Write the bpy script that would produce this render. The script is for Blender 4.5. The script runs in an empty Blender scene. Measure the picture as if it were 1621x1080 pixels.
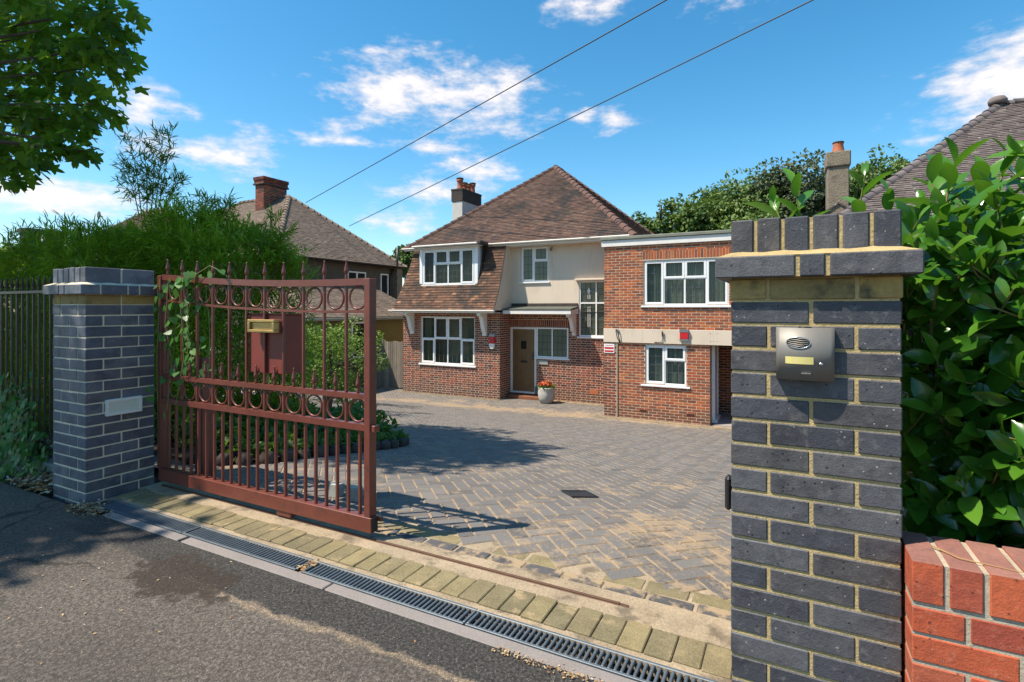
import bpy, math, random
import numpy as np
from mathutils import Vector, Matrix, noise as mnoise
random.seed(7); rng = np.random.default_rng(11)
R = math.radians
scene = bpy.context.scene
# ------------------------------------------------------------------ camera
cam_d = bpy.data.cameras.new('camera'); cam = bpy.data.objects.new('camera', cam_d)
scene.collection.objects.link(cam); scene.camera = cam
cam_d.sensor_width = 36; cam_d.lens = 845 / 1621 * 36; cam_d.shift_y = -52 / 1621
cam_d.clip_end = 2000; cam_d.clip_start = 0.05
cam.location = (0, 0, 1.31); cam.rotation_euler = (R(90), 0, R(27.4))
# ------------------------------------------------------------------ sun, sky, exposure
SUN_DIR = Vector((0.69, 0.62, -1.5)).normalized()          # the way the light travels
sun_el = math.asin(-SUN_DIR.z); sun_az = math.atan2(-SUN_DIR.x, -SUN_DIR.y)
sl = bpy.data.lights.new('sun', 'SUN'); sl.energy = 5.0; sl.angle = R(0.53); sl.color = (1.0, 0.91, 0.77)
sun = bpy.data.objects.new('sun', sl); scene.collection.objects.link(sun)
sun.rotation_euler = SUN_DIR.to_track_quat('-Z', 'Y').to_euler(); sun.location = (-20, -18, 45)
scene.view_settings.view_transform = 'Standard'; scene.view_settings.look = 'None'
scene.view_settings.exposure = 0.62; scene.view_settings.gamma = 1.0
scene.cycles.use_denoising = True; scene.cycles.max_bounces = 8
scene.cycles.transparent_max_bounces = 12; scene.cycles.caustics_reflective = False; scene.cycles.caustics_refractive = False

class NT:
    """small helper over a node tree"""
    def __init__(s, tree): s.t = tree; s.n = tree.nodes; s.l = tree.links
    def node(s, typ, **kw):
        n = s.n.new(typ)
        for k, v in kw.items(): setattr(n, k, v)
        return n
    def put(s, sock, v):
        if hasattr(v, 'is_output') or isinstance(v, bpy.types.NodeSocket): s.l.new(v, sock)
        else: sock.default_value = v
    def m(s, op, a, b=None, c=None, clamp=False):
        n = s.node('ShaderNodeMath', operation=op); n.use_clamp = clamp; s.put(n.inputs[0], a)
        if b is not None: s.put(n.inputs[1], b)
        if c is not None: s.put(n.inputs[2], c)
        return n.outputs[0]
    def ss(s, x, a, b):                         # smoothstep
        n = s.node('ShaderNodeMapRange', interpolation_type='SMOOTHSTEP'); s.put(n.inputs[0], x)
        n.inputs[1].default_value = a; n.inputs[2].default_value = b
        return n.outputs[0]
    def mix(s, f, a, b, mode='MIX'):
        n = s.node('ShaderNodeMixRGB', blend_type=mode); s.put(n.inputs[0], f); s.put(n.inputs[1], a); s.put(n.inputs[2], b)
        return n.outputs[0]
    def noise(s, vec, scale, detail=4, rough=0.55, out=0):
        n = s.node('ShaderNodeTexNoise'); n.inputs['Scale'].default_value = scale
        n.inputs['Detail'].default_value = detail; n.inputs['Roughness'].default_value = rough
        s.l.new(vec, n.inputs['Vector']); return n.outputs[out]
    def ramp(s, f, stops):
        n = s.node('ShaderNodeValToRGB'); s.put(n.inputs[0], f)
        els = n.color_ramp.elements
        while len(els) > 1: els.remove(els[-1])
        els[0].position = stops[0][0]; els[0].color = (*stops[0][1], 1)
        for p, c in stops[1:]: e = els.new(p); e.color = (*c, 1)
        return n.outputs[0]
    def attr(s, name):
        n = s.node('ShaderNodeAttribute', attribute_name=name); return n.outputs['Fac']

# world: Nishita sky with high clouds laid out by compass bearing and elevation
W = bpy.data.worlds.new('World'); scene.world = W; W.use_nodes = True
w = NT(W.node_tree); w.n.clear()
sky = w.node('ShaderNodeTexSky', sky_type='NISHITA'); sky.sun_disc = False
sky.sun_elevation = sun_el; sky.sun_rotation = sun_az; sky.air_density = 1.0; sky.dust_density = 0.4; sky.ozone_density = 2.2
hs = w.node('ShaderNodeHueSaturation'); w.l.new(sky.outputs[0], hs.inputs['Color'])
hs.inputs['Hue'].default_value = 0.486; hs.inputs['Saturation'].default_value = 1.34; hs.inputs['Value'].default_value = 1.05
tc = w.node('ShaderNodeTexCoord'); sep = w.node('ShaderNodeSeparateXYZ'); w.l.new(tc.outputs['Generated'], sep.inputs[0])
az = w.m('ARCTAN2', sep.outputs[0], sep.outputs[1]); el = w.m('ARCSINE', sep.outputs[2])
comb = w.node('ShaderNodeCombineXYZ'); w.l.new(az, comb.inputs[0]); w.put(comb.inputs[1], w.m('MULTIPLY', el, 2.3))
n1 = w.noise(comb.outputs[0], 9.0, 8, 0.6); n2 = w.noise(comb.outputs[0], 26.0, 6, 0.62)
# bearing (deg, + to the right of +Y), elevation (deg), half width, half height, strength
CLOUDS = [(-35.4, 22.0, 11.4, 3.5, 1.0), (-40.0, 21.4, 5.0, 2.4, .9), (-29.6, 20.6, 6.0, 2.8, .8), (-58, 14.2, 7.0, 1.6, .85), (-68.5, 8.6, 8, 1.9, .9),
          (-62, 17.2, 3.2, 2.4, .75), (-31.5, 14.6, 5.6, 1.5, .85), (-34.4, 12.3, 5.6, 1.5, .8), (-38.8, 9.0, 4.4, 1.6, .85),
          (15.5, 17.4, 6.6, 3.6, 1.0), (22.5, 17.0, 7, 3.6, .9), (-19.5, 29.5, 5.2, 1.6, .8), (-3.5, 29.3, 4.6, 2.1, .85), (-16.8, 19.2, 2.4, 1.1, .6), (-19.8, 19.4, 2.0, .8, .6),
          (-45, 16.6, 7.5, .8, .55), (-38, 16.6, 9.0, .6, .45), (-41.5, 25.0, 3.2, .5, .5), (-45.6, 17.8, 2.4, .9, .5), (10.3, 13.8, 1.8, .8, .55), (-62, 30.0, 5, 2, .6), (120, 30, 20, 7, .9), (190, 25, 26, 8, .9), (70, 24, 12, 5, .9)]
dens = None
for (a, e, hw, hh, st) in CLOUDS:
    dx = w.m('DIVIDE', w.m('SUBTRACT', az, R(a)), R(hw)); dy = w.m('DIVIDE', w.m('SUBTRACT', el, R(e)), R(hh))
    d = w.m('SQRT', w.m('ADD', w.m('MULTIPLY', dx, dx), w.m('MULTIPLY', dy, dy)))
    k = w.m('MULTIPLY', w.m('SUBTRACT', 1.0, d), st)
    dens = k if dens is None else w.m('SMOOTH_MAX', dens, k, 0.2)
dd = w.m('ADD', dens, w.m('MULTIPLY', w.m('SUBTRACT', n1, 0.5), 2.6)); dd = w.m('ADD', dd, w.m('MULTIPLY', w.m('SUBTRACT', n2, 0.5), 1.5))
cf = w.ss(dd, -0.15, 0.9)
body = w.ss(w.m('ADD', dd, w.m('MULTIPLY', n2, 0.6)), 0.3, 1.6)
ccol = w.mix(body, (4.7, 4.5, 4.7, 1), (6.2, 5.8, 5.6, 1))
skyc = w.mix(w.m('MULTIPLY', cf, 0.9), hs.outputs[0], ccol)
bg = w.node('ShaderNodeBackground'); w.l.new(skyc, bg.inputs[0]); bg.inputs[1].default_value = 0.128
wo = w.node('ShaderNodeOutputWorld'); w.l.new(bg.outputs[0], wo.inputs[0])

# ------------------------------------------------------------------ materials
def newmat(name):
    m = bpy.data.materials.new(name); m.use_nodes = True; t = NT(m.node_tree); t.n.clear()
    out = t.node('ShaderNodeOutputMaterial'); p = t.node('ShaderNodeBsdfPrincipled'); t.l.new(p.outputs[0], out.inputs[0])
    g = t.node('ShaderNodeNewGeometry'); t.pos = g.outputs['Position']; t.p = p; t.out = out
    return m, t
def bump(t, h, strength=0.3, dist=0.01):
    b = t.node('ShaderNodeBump'); b.inputs['Strength'].default_value = strength; b.inputs['Distance'].default_value = dist
    t.l.new(h, b.inputs['Height']); t.l.new(b.outputs[0], t.p.inputs['Normal'])
def pmat(name, stops, rough=0.7, ns=8, na=0.35, fine=60, fa=0.2, bs=0.3, bd=0.004, metal=0, spec=0.4, blotch=None, use_attr=True, damp=None):
    """colour by the per-piece random value, mottled by two noises"""
    m, t = newmat(name)
    if len(stops) == 1: col = None; base = (*stops[0], 1)
    else:
        f = t.attr('rnd') if use_attr else t.noise(t.pos, 0.8)
        base = t.ramp(f, [(i / (len(stops) - 1), c) for i, c in enumerate(stops)])
    a = t.noise(t.pos, ns, 5); b = t.noise(t.pos, fine, 3)
    v = t.m('ADD', t.m('MULTIPLY', t.m('SUBTRACT', a, .5), na * 2), t.m('MULTIPLY', t.m('SUBTRACT', b, .5), fa * 2))
    v = t.m('ADD', v, 1.0)
    cv = t.node('ShaderNodeCombineXYZ')
    for i in range(3): t.put(cv.inputs[i], v)
    col = t.mix(1.0, base, cv.outputs[0], 'MULTIPLY')
    if blotch:                                  # (colour, scale, lo, hi)
        bc, sc, lo, hi = blotch
        col = t.mix(t.ss(t.noise(t.pos, sc, 6, .65), lo, hi), col, (*bc, 1))
    if damp:                                    # dirt splashed up the foot of the wall and runs below sills
        sz = t.node('ShaderNodeSeparateXYZ'); t.l.new(t.pos, sz.inputs[0]); mp_ = t.node('ShaderNodeMapping'); mp_.inputs['Scale'].default_value = (1, 1, .1); t.l.new(t.pos, mp_.inputs[0])
        foot = t.m('SUBTRACT', 1.0, t.ss(t.m('ADD', sz.outputs[2], t.m('MULTIPLY', t.noise(t.pos, 3, 4), -.5)), -1.72, -1.52)); runs = t.ss(t.noise(mp_.outputs[0], 2.6, 5, .65), .54, .78)
        col = t.mix(t.m('MULTIPLY', foot, .6), col, (.09, .055, .04, 1)); col = t.mix(t.m('MULTIPLY', runs, .4), col, (.1, .06, .045, 1))
    t.l.new(col, t.p.inputs['Base Color']); t.p.inputs['Roughness'].default_value = rough
    t.p.inputs['Metallic'].default_value = metal; t.p.inputs['Specular IOR Level'].default_value = spec
    if bs: bump(t, t.m('ADD', a, t.m('MULTIPLY', b, .6)), bs, bd)
    return m
def leafmat(name, stops, trans, rough=.45, tf=.35, spec=.4):
    m, t = newmat(name)
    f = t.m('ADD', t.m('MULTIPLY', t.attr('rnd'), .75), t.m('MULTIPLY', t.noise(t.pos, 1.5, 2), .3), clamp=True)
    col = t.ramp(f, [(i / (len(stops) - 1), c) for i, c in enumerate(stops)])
    t.l.new(col, t.p.inputs['Base Color']); t.p.inputs['Roughness'].default_value = rough; t.p.inputs['Specular IOR Level'].default_value = spec
    tr = t.node('ShaderNodeBsdfTranslucent'); t.l.new(t.mix(.6, col, (*trans, 1)), tr.inputs[0])
    mx = t.node('ShaderNodeMixShader'); mx.inputs[0].default_value = tf
    t.l.new(t.p.outputs[0], mx.inputs[1]); t.l.new(tr.outputs[0], mx.inputs[2]); t.l.new(mx.outputs[0], t.out.inputs[0])
    return m
M = {}
def faceted_brick(name, stops, rough, warm, bloom, pit, speck=.5):
    """fired brick: kiln flashing, lime bloom, pin holes and pale grit"""
    m, t = newmat(name); f = t.attr('rnd'); base = t.ramp(f, [(i / (len(stops) - 1), c) for i, c in enumerate(stops)])
    a = t.noise(t.pos, 9, 6, .62); b = t.noise(t.pos, 34, 6, .68); g = t.noise(t.pos, 170, 4, .75)
    col = t.mix(t.m('MULTIPLY', t.ss(a, .44, .66), .75), base, (*warm, 1))
    col = t.mix(t.m('MULTIPLY', t.ss(b, .54, .74), .6), col, (*bloom, 1))
    cv = t.node('ShaderNodeCombineXYZ'); v = t.m('ADD', .5, t.m('MULTIPLY', t.m('ADD', g, t.m('MULTIPLY', b, .6)), .62))
    for i in range(3): t.put(cv.inputs[i], v)
    col = t.mix(1.0, col, cv.outputs[0], 'MULTIPLY')
    vo = t.node('ShaderNodeTexVoronoi'); vo.inputs['Scale'].default_value = 70; t.l.new(t.pos, vo.inputs['Vector'])
    rv = t.node('ShaderNodeSeparateColor'); t.l.new(vo.outputs['Color'], rv.inputs[0])
    dd_ = t.m('ADD', vo.outputs['Distance'], t.m('MULTIPLY', g, .25))
    hole = t.m('MULTIPLY', t.m('GREATER_THAN', rv.outputs[0], .86), t.m('LESS_THAN', dd_, .36)); col = t.mix(t.m('MULTIPLY', hole, .85), col, (*pit, 1))
    sp = t.m('MULTIPLY', t.m('LESS_THAN', rv.outputs[1], .035), t.m('LESS_THAN', dd_, .30)); col = t.mix(t.m('MULTIPLY', sp, speck), col, (.5, .46, .4, 1))
    t.l.new(col, t.p.inputs['Base Color']); t.p.inputs['Roughness'].default_value = rough; t.p.inputs['Specular IOR Level'].default_value = .45
    h = t.m('SUBTRACT', t.m('ADD', t.m('MULTIPLY', a, 1.2), t.m('ADD', b, t.m('MULTIPLY', g, .5))), t.m('MULTIPLY', hole, .9)); bump(t, h, .75, .004)
    return m
M['blue_brick'] = faceted_brick('blue engineering brick', [(.042, .044, .054), (.075, .076, .085), (.11, .11, .118), (.078, .071, .072), (.055, .06, .077), (.098, .087, .08)], .5, (.036, .035, .042), (.17, .158, .148), (.012, .012, .014))
M['shade_lifted_brick'] = faceted_brick('blue engineering brick lifted for shade', [(.07, .08, .105), (.11, .12, .15), (.15, .158, .18), (.1, .1, .115), (.085, .1, .135), (.13, .125, .13)], .5, (.06, .062, .08), (.2, .195, .2), (.03, .03, .034), .25)  # blue brick with its colour lightened to lift the shaded left pillar
M['red_brick'] = faceted_brick('bright red brick', [(.4, .075, .032), (.5, .11, .042), (.33, .065, .036), (.44, .12, .055)], .85, (.29, .06, .032), (.44, .2, .13), (.12, .03, .02), .6)
M['cream_mortar'] = pmat('cream mortar', [(.68, .58, .42)], .95, 12, .3, 150, .35, .8, .004)
M['ochre_mortar'] = pmat('ochre mortar', [(.43, .32, .15)], .95, 12, .35, 150, .4, .9, .005, blotch=((.24, .19, .1), 20, .6, .75))
M['olive_brick'] = pmat('ochre stained brick', [(.25, .18, .075), (.4, .27, .085), (.2, .16, .08)], .9, 9, .5, 90, .3, .5, .004, blotch=((.07, .06, .04), 7, .5, .68))
M['red_brick_top'] = pmat('weathered red brick', [(.22, .1, .08), (.28, .13, .1), (.2, .085, .07)], .85, 12, .4, 120, .3, .5, .003, blotch=((.12, .07, .06), 9, .55, .75))
M['pale_mortar'] = pmat('pale mortar', [(.4, .34, .25)], .95, 14, .3, 150, .35, .8, .004)
M['annex_brick'] = pmat('orange red brick', [(.14, .05, .03), (.36, .085, .028), (.22, .07, .036), (.44, .115, .034), (.28, .078, .03), (.17, .068, .042), (.46, .14, .038)], .85, 5, .3, 60, .3, .4, .005, damp=True)
M['bay_brick'] = pmat('dark red brick', [(.06, .03, .028), (.24, .055, .027), (.1, .036, .029), (.3, .075, .035), (.18, .048, .027), (.07, .035, .031), (.26, .064, .032)], .85, 5, .3, 60, .3, .4, .005, damp=True)
M['house_mortar'] = pmat('buff mortar', [(.6, .45, .32)], .95, 6, .3, 80, .3, .5, .004)
M['render'] = pmat('cream render', [(.62, .52, .4)], .9, 1.6, .1, 80, .08, .25, .006, blotch=((.5, .4, .3), 2.2, .58, .8))
def streaked(name, c, d):
    m, t = newmat(name); mp_ = t.node('ShaderNodeMapping'); mp_.inputs['Scale'].default_value = (1, 1, .12); t.l.new(t.pos, mp_.inputs[0])
    st = t.noise(mp_.outputs[0], 5, 6, .7); n = t.noise(t.pos, 1.3, 5); g = t.noise(t.pos, 90, 3)
    col = t.mix(t.m('MULTIPLY', t.ss(st, .5, .75), .55), (*c, 1), (*d, 1)); col = t.mix(t.m('MULTIPLY', t.ss(n, .5, .75), .35), col, (*d, 1))
    t.l.new(col, t.p.inputs['Base Color']); t.p.inputs['Roughness'].default_value = .92; bump(t, t.m('ADD', g, n), .3, .006); return m
M['render'] = streaked('cream render', (.66, .55, .43), (.47, .38, .29))
M['grey_render'] = pmat('grey pebbledash', [(.22, .18, .13)], .95, 3, .45, 24, .6, .9, .03, blotch=((.1, .085, .065), 3, .5, .7))
M['dark_render'] = pmat('brown render', [(.1, .085, .065)], .95, 2, .25, 60, .3, .5, .008)
M['olive_render'] = pmat('yellow ochre render', [(.12, .1, .035)], .95, 2, .2, 60, .2, .3, .006)
M['white_upvc'] = pmat('white window frame', [(.78, .78, .77)], .35, 3, .04, 50, .03, 0)
M['white_paint'] = pmat('white painted wood', [(.74, .71, .66)], .5, 5, .09, 70, .06, .15, .002, blotch=((.5, .45, .38), 8, .66, .85))
M['lead'] = pmat('lead sheet', [(.09, .1, .11)], .55, 5, .3, 60, .2, .3, .004)
M['felt'] = pmat('mineral felt roofing', [(.2, .21, .17)], .95, 3, .35, 90, .3, .5, .005)
M['dark_felt'] = pmat('dark felt', [(.1, .105, .085)], .95, 3, .35, 90, .3, .5, .005)
M['cames'] = pmat('lead cames', [(.09, .1, .1)], .5, 10, .1, 60, .1, 0)
M['roof_tile'] = pmat('brown clay roof tile', [(.05, .033, .028), (.11, .06, .042), (.078, .046, .035), (.135, .073, .05), (.09, .052, .039), (.064, .041, .034), (.13, .085, .06)], .9, 1.1, .6, 40, .3, .4, .006, blotch=((.036, .029, .026), .75, .5, .64))
M['hung_tile'] = pmat('orange brown hanging tile', [(.055, .034, .026), (.115, .062, .038), (.08, .046, .031), (.17, .08, .043), (.1, .054, .034), (.07, .04, .029), (.29, .145, .08)], .9, 1.5, .75, 40, .3, .4, .006, blotch=((.042, .031, .026), 1.3, .48, .64))
M['old_tile'] = pmat('weathered grey brown tile', [(.14, .105, .08), (.2, .15, .115), (.165, .12, .09), (.24, .18, .135)], .95, 1.2, .35, 40, .3, .4, .006, blotch=((.3, .26, .2), 5, .62, .75))
M['lichen_tile'] = pmat('lichened tile', [(.085, .07, .066), (.13, .1, .09), (.1, .08, .075), (.17, .14, .125)], .95, 2.5, .4, 60, .3, .4, .006, blotch=((.5, .48, .43), 7, .62, .72))
M['hip_tile'] = pmat('hip tile', [(.1, .055, .042), (.13, .07, .052), (.08, .045, .038)], .85, 4, .4, 50, .25, .3, .004)
M['grey_hip'] = pmat('grey mauve hip tile', [(.15, .12, .115), (.19, .155, .14), (.12, .1, .1)], .9, 4, .4, 50, .25, .3, .004)
M['terracotta'] = pmat('terracotta', [(.42, .13, .055), (.34, .1, .05)], .75, 6, .3, 60, .2, .2, .003)
M['dark_band'] = pmat('sooty brick', [(.045, .038, .034), (.07, .055, .045), (.06, .048, .042)], .9, 6, .5, 60, .3, .5, .006)
M['chimney_white'] = pmat('dirty white render', [(.55, .53, .48)], .9, 3, .2, 60, .2, .3, .005)
M['gate_paint'] = pmat('oxide red gate paint', [(.155, .042, .028)], .34, 9, .3, 70, .22, .25, .0015, spec=.5, blotch=((.085, .036, .026), 14, .54, .72))
M['box_paint'] = pmat('dull red box paint', [(.2, .042, .03)], .45, 6, .2, 90, .1, .1, .001)
M['brass'] = pmat('aged brass', [(.42, .3, .12)], .4, 20, .35, 120, .2, .2, .001, metal=.8)
M['dark_metal'] = pmat('black painted metal', [(.02, .02, .022)], .4, 8, .3, 90, .2, .1, .001)
M['fence_metal'] = pmat('dark brown painted metal', [(.028, .02, .016)], .35, 8, .3, 90, .2, .1, .001)
M['galv'] = pmat('galvanised steel', [(.12, .145, .165)], .5, 15, .35, 120, .3, .2, .001, metal=.35)
M['rust'] = pmat('rusty steel', [(.1, .05, .03)], .7, 20, .4, 120, .3, .3, .002, metal=.2)
M['intercom_metal'] = pmat('champagne grey steel', [(.2, .185, .163)], .5, 4, .1, 200, .08, .05, .0005, metal=.25)
M['label_card'] = pmat('yellowed label card', [(.62, .54, .2)], .5, 30, .15, 90, .08, 0)
M['silver'] = pmat('bright steel', [(.6, .6, .6)], .2, 10, .1, 90, .1, 0, metal=.9)
M['frosted'] = pmat('frosted lens', [(.62, .66, .55)], .3, 8, .08, 50, .05, 0)
M['concrete'] = pmat('grey concrete', [(.3, .27, .25)], .95, 5, .25, 110, .3, .6, .003)
M['edging'] = pmat('polymer concrete edging', [(.23, .2, .185)], .9, 5, .2, 130, .3, .5, .002)
M['green_concrete'] = pmat('mossy concrete kerb', [(.2, .22, .2)], .95, 5, .3, 90, .3, .5, .004, blotch=((.1, .13, .06), 8, .5, .7))
M['yellow_block'] = pmat('buff paving block', [(.175, .145, .075), (.24, .19, .098), (.155, .13, .074), (.21, .168, .09)], .95, 9, .45, 150, .7, .9, .003, blotch=((.34, .25, .14), 8, .56, .72))
M['oak'] = pmat('oak door', [(.18, .105, .045)], .5, 6, .3, 60, .2, .2, .002)
M['old_wood'] = pmat('weathered fence boards', [(.2, .165, .13), (.27, .23, .18), (.15, .125, .1), (.24, .2, .155)], .95, 4, .3, 70, .3, .5, .003)
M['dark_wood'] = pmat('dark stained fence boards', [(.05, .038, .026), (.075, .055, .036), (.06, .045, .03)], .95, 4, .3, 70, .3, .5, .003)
M['stone_pot'] = pmat('stone planter', [(.42, .4, .36)], .9, 12, .25, 90, .2, .7, .006)
M['soil'] = pmat('soil', [(.05, .035, .022)], 1, 8, .5, 90, .4, .8, .02)
M['bark'] = pmat('bark', [(.09, .07, .05)], .95, 10, .4, 60, .3, .8, .01)
M['culm'] = pmat('bamboo culm', [(.16, .18, .05), (.22, .2, .08)], .5, 8, .3, 60, .1, .1, .002)
M['laurel_stem'] = pmat('laurel stem', [(.16, .2, .05), (.2, .12, .05)], .6, 8, .3, 60, .1, .1, .002)
M['cable'] = pmat('cable', [(.02, .02, .022)], .6, 5, .1, 50, .1, 0)
M['red_plastic'] = pmat('red alarm plastic', [(.5, .02, .025)], .4, 10, .1, 90, .05, 0)
M['grey_plastic'] = pmat('grey plastic', [(.16, .17, .18)], .5, 10, .1, 90, .05, 0)
M['pale_plastic'] = pmat('pale grey plastic', [(.3, .31, .28)], .5, 10, .15, 90, .05, 0)
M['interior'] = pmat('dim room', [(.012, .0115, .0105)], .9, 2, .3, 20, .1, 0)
M['curtain'] = pmat('net curtain', [(.5, .5, .46)], .95, 4, .12, 60, .06, 0)
M['gold_curtain'] = pmat('olive curtain', [(.3, .27, .16)], .95, 4, .15, 60, .06, 0)
M['dead_leaf'] = pmat('dead leaves', [(.2, .09, .035), (.36, .2, .08), (.5, .36, .18), (.14, .07, .03), (.55, .5, .4)], .9, 20, .3, 90, .2, 0)
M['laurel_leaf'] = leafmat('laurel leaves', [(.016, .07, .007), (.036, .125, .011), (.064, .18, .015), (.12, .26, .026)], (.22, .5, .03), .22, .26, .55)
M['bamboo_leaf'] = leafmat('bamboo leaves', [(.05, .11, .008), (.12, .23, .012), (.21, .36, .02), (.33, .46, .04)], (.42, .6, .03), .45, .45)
M['maple_leaf'] = leafmat('maple leaves', [(.022, .075, .01), (.045, .13, .014), (.09, .2, .02), (.17, .29, .028)], (.4, .62, .04), .42, .55)
M['ivy_leaf'] = leafmat('climber leaves', [(.035, .11, .018), (.06, .17, .03), (.11, .25, .05)], (.25, .5, .06), .4, .35)
M['privet_leaf'] = leafmat('privet leaves', [(.05, .11, .012), (.11, .2, .022), (.2, .3, .04)], (.3, .45, .05), .45, .35)
M['bed_leaf'] = leafmat('ground cover leaves', [(.03, .08, .012), (.06, .14, .018), (.1, .2, .03)], (.2, .4, .04), .5, .35)
M['tree_leaf'] = leafmat('tree leaves', [(.04, .08, .018), (.08, .145, .026), (.13, .2, .038), (.19, .26, .055)], (.14, .22, .03), .55, .25)
M['grey_tree_leaf'] = leafmat('grey green tree leaves', [(.045, .065, .03), (.08, .105, .045), (.12, .145, .065), (.17, .19, .09)], (.14, .18, .05), .55, .25)
M['petal'] = pmat('red orange petals', [(.5, .03, .02), (.55, .13, .02), (.42, .02, .03)], .6, 20, .2, 90, .1, 0)
M['white_petal'] = pmat('white petals', [(.8, .8, .78)], .6, 20, .05, 90, .05, 0)

def glassmat(name, tint=(.56, .64, .6)):
    m, t = newmat(name); t.n.remove(t.p)
    tr = t.node('ShaderNodeBsdfTransparent'); tr.inputs[0].default_value = (*tint, 1)
    gl = t.node('ShaderNodeBsdfGlossy'); gl.inputs['Roughness'].default_value = .02
    fr = t.node('ShaderNodeFresnel'); fr.inputs[0].default_value = 1.35
    mx = t.node('ShaderNodeMixShader'); t.l.new(t.m('MULTIPLY_ADD', fr.outputs[0], .75, .006, clamp=True), mx.inputs[0])
    nz = t.node('ShaderNodeBump'); nz.inputs['Strength'].default_value = .12; nz.inputs['Distance'].default_value = .02
    t.l.new(t.noise(t.pos, 1.7, 2), nz.inputs['Height']); t.l.new(nz.outputs[0], gl.inputs['Normal'])
    t.l.new(tr.outputs[0], mx.inputs[1]); t.l.new(gl.outputs[0], mx.inputs[2]); t.l.new(mx.outputs[0], t.out.inputs[0])
    return m
M['glass'] = glassmat('window glass')

def tarmac():
    m, t = newmat('tarmac'); s = t.node('ShaderNodeSeparateXYZ'); t.l.new(t.pos, s.inputs[0]); X, Y = s.outputs[0], s.outputs[1]
    n = t.noise(t.pos, 1.1, 5); nf = t.noise(t.pos, 9, 5, .65); g = t.noise(t.pos, 190, 3, .7)
    v = t.node('ShaderNodeTexVoronoi'); v.inputs['Scale'].default_value = 150; t.l.new(t.pos, v.inputs['Vector'])
    rv = t.node('ShaderNodeSeparateColor'); t.l.new(v.outputs['Color'], rv.inputs[0])
    old = t.mix(t.ss(n, .35, .7), (.125, .102, .082, 1), (.18, .15, .122, 1))
    g3 = t.noise(t.pos, 60, 5, .8); old = t.mix(t.m('MULTIPLY', t.ss(g3, .42, .62), .75), old, (.038, .031, .026, 1)); old = t.mix(t.m('MULTIPLY', t.ss(g, .55, .75), .7), old, (.27, .23, .19, 1))
    new = t.mix(t.ss(t.noise(t.pos, 75, 5, .8), .4, .6), (.085, .075, .065, 1), (.02, .018, .016, 1))
    va = t.node('ShaderNodeTexVoronoi'); va.inputs['Scale'].default_value = 135; t.l.new(t.pos, va.inputs['Vector']); ra = t.node('ShaderNodeSeparateColor'); t.l.new(va.outputs['Color'], ra.inputs[0])
    yb = t.m('ADD', Y, t.m('MULTIPLY', t.m('SUBTRACT', nf, .5), .13)); yb = t.m('ADD', yb, t.m('MULTIPLY', t.m('SUBTRACT', n, .5), .16))
    isnew = t.ss(yb, 1.585, 1.61)
    isnew = t.m('MULTIPLY', isnew, t.ss(X, -4.05, -3.6))
    col = t.mix(isnew, old, new)
    line = t.m('SUBTRACT', 1.0, t.ss(t.m('ABSOLUTE', t.m('SUBTRACT', yb, 1.582)), .004, .028))      # sandy seam between old and new
    line = t.m('MULTIPLY', t.m('MULTIPLY', line, t.ss(X, -2.7, -2.25)), t.ss(nf, .3, .55))
    col = t.mix(t.m('MULTIPLY', t.m('MULTIPLY', line, t.ss(g, .3, .6)), .85), col, (.38, .28, .18, 1))
    dx = t.m('DIVIDE', t.m('SUBTRACT', X, -2.62), .42); dy = t.m('DIVIDE', t.m('SUBTRACT', Y, 1.57), .2)
    d = t.m('SQRT', t.m('ADD', t.m('MULTIPLY', dx, dx), t.m('MULTIPLY', dy, dy))); d = t.m('ADD', d, t.m('MULTIPLY', t.m('SUBTRACT', nf, .5), 2.0))
    stain = t.m('SUBTRACT', 1.0, t.ss(d, .62, .95))
    col = t.mix(t.m('MULTIPLY', stain, .88), col, (.04, .025, .015, 1))
    cs_ = t.node('ShaderNodeCombineXYZ'); vv = t.m('ADD', .64, t.m('MULTIPLY', t.m('POWER', ra.outputs[1], 2.0), .75))
    for i in range(3): t.put(cs_.inputs[i], vv)
    col = t.mix(1.0, col, cs_.outputs[0], 'MULTIPLY')
    st = t.m('MULTIPLY', t.m('GREATER_THAN', rv.outputs[0], .965), t.m('LESS_THAN', t.m('ADD', v.outputs['Distance'], t.m('MULTIPLY', g, .5)), .52))      # pale chippings
    col = t.mix(t.m('MULTIPLY', st, .7), col, (.5, .45, .38, 1))
    # a few cracks on the old part
    vc = t.node('ShaderNodeTexVoronoi', feature='DISTANCE_TO_EDGE'); vc.inputs['Scale'].default_value = .75
    wv = t.node('ShaderNodeVectorMath', operation='ADD'); t.l.new(t.pos, wv.inputs[0])
    nv = t.node('ShaderNodeTexNoise'); nv.inputs['Scale'].default_value = 5; t.l.new(t.pos, nv.inputs['Vector'])
    sc = t.node('ShaderNodeVectorMath', operation='SCALE'); t.l.new(nv.outputs['Color'], sc.inputs[0]); sc.inputs['Scale'].default_value = .22
    t.l.new(sc.outputs[0], wv.inputs[1]); t.l.new(wv.outputs[0], vc.inputs['Vector'])
    crack = t.m('MULTIPLY', t.m('SUBTRACT', 1.0, t.ss(vc.outputs['Distance'], .002, .012)), t.m('SUBTRACT', 1.0, t.ss(X, -3.3, -2.9)))
    col = t.mix(t.m('MULTIPLY', crack, .8), col, (.02, .018, .015, 1))
    t.l.new(col, t.p.inputs['Base Color']); t.p.inputs['Roughness'].default_value = .88
    g2 = t.noise(t.pos, 75, 4, .75); h = t.m('ADD', t.m('MULTIPLY', g, 1.0), t.m('MULTIPLY', g2, .9)); bump(t, h, .9, .008)
    return m
M['tarmac'] = tarmac()
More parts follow.
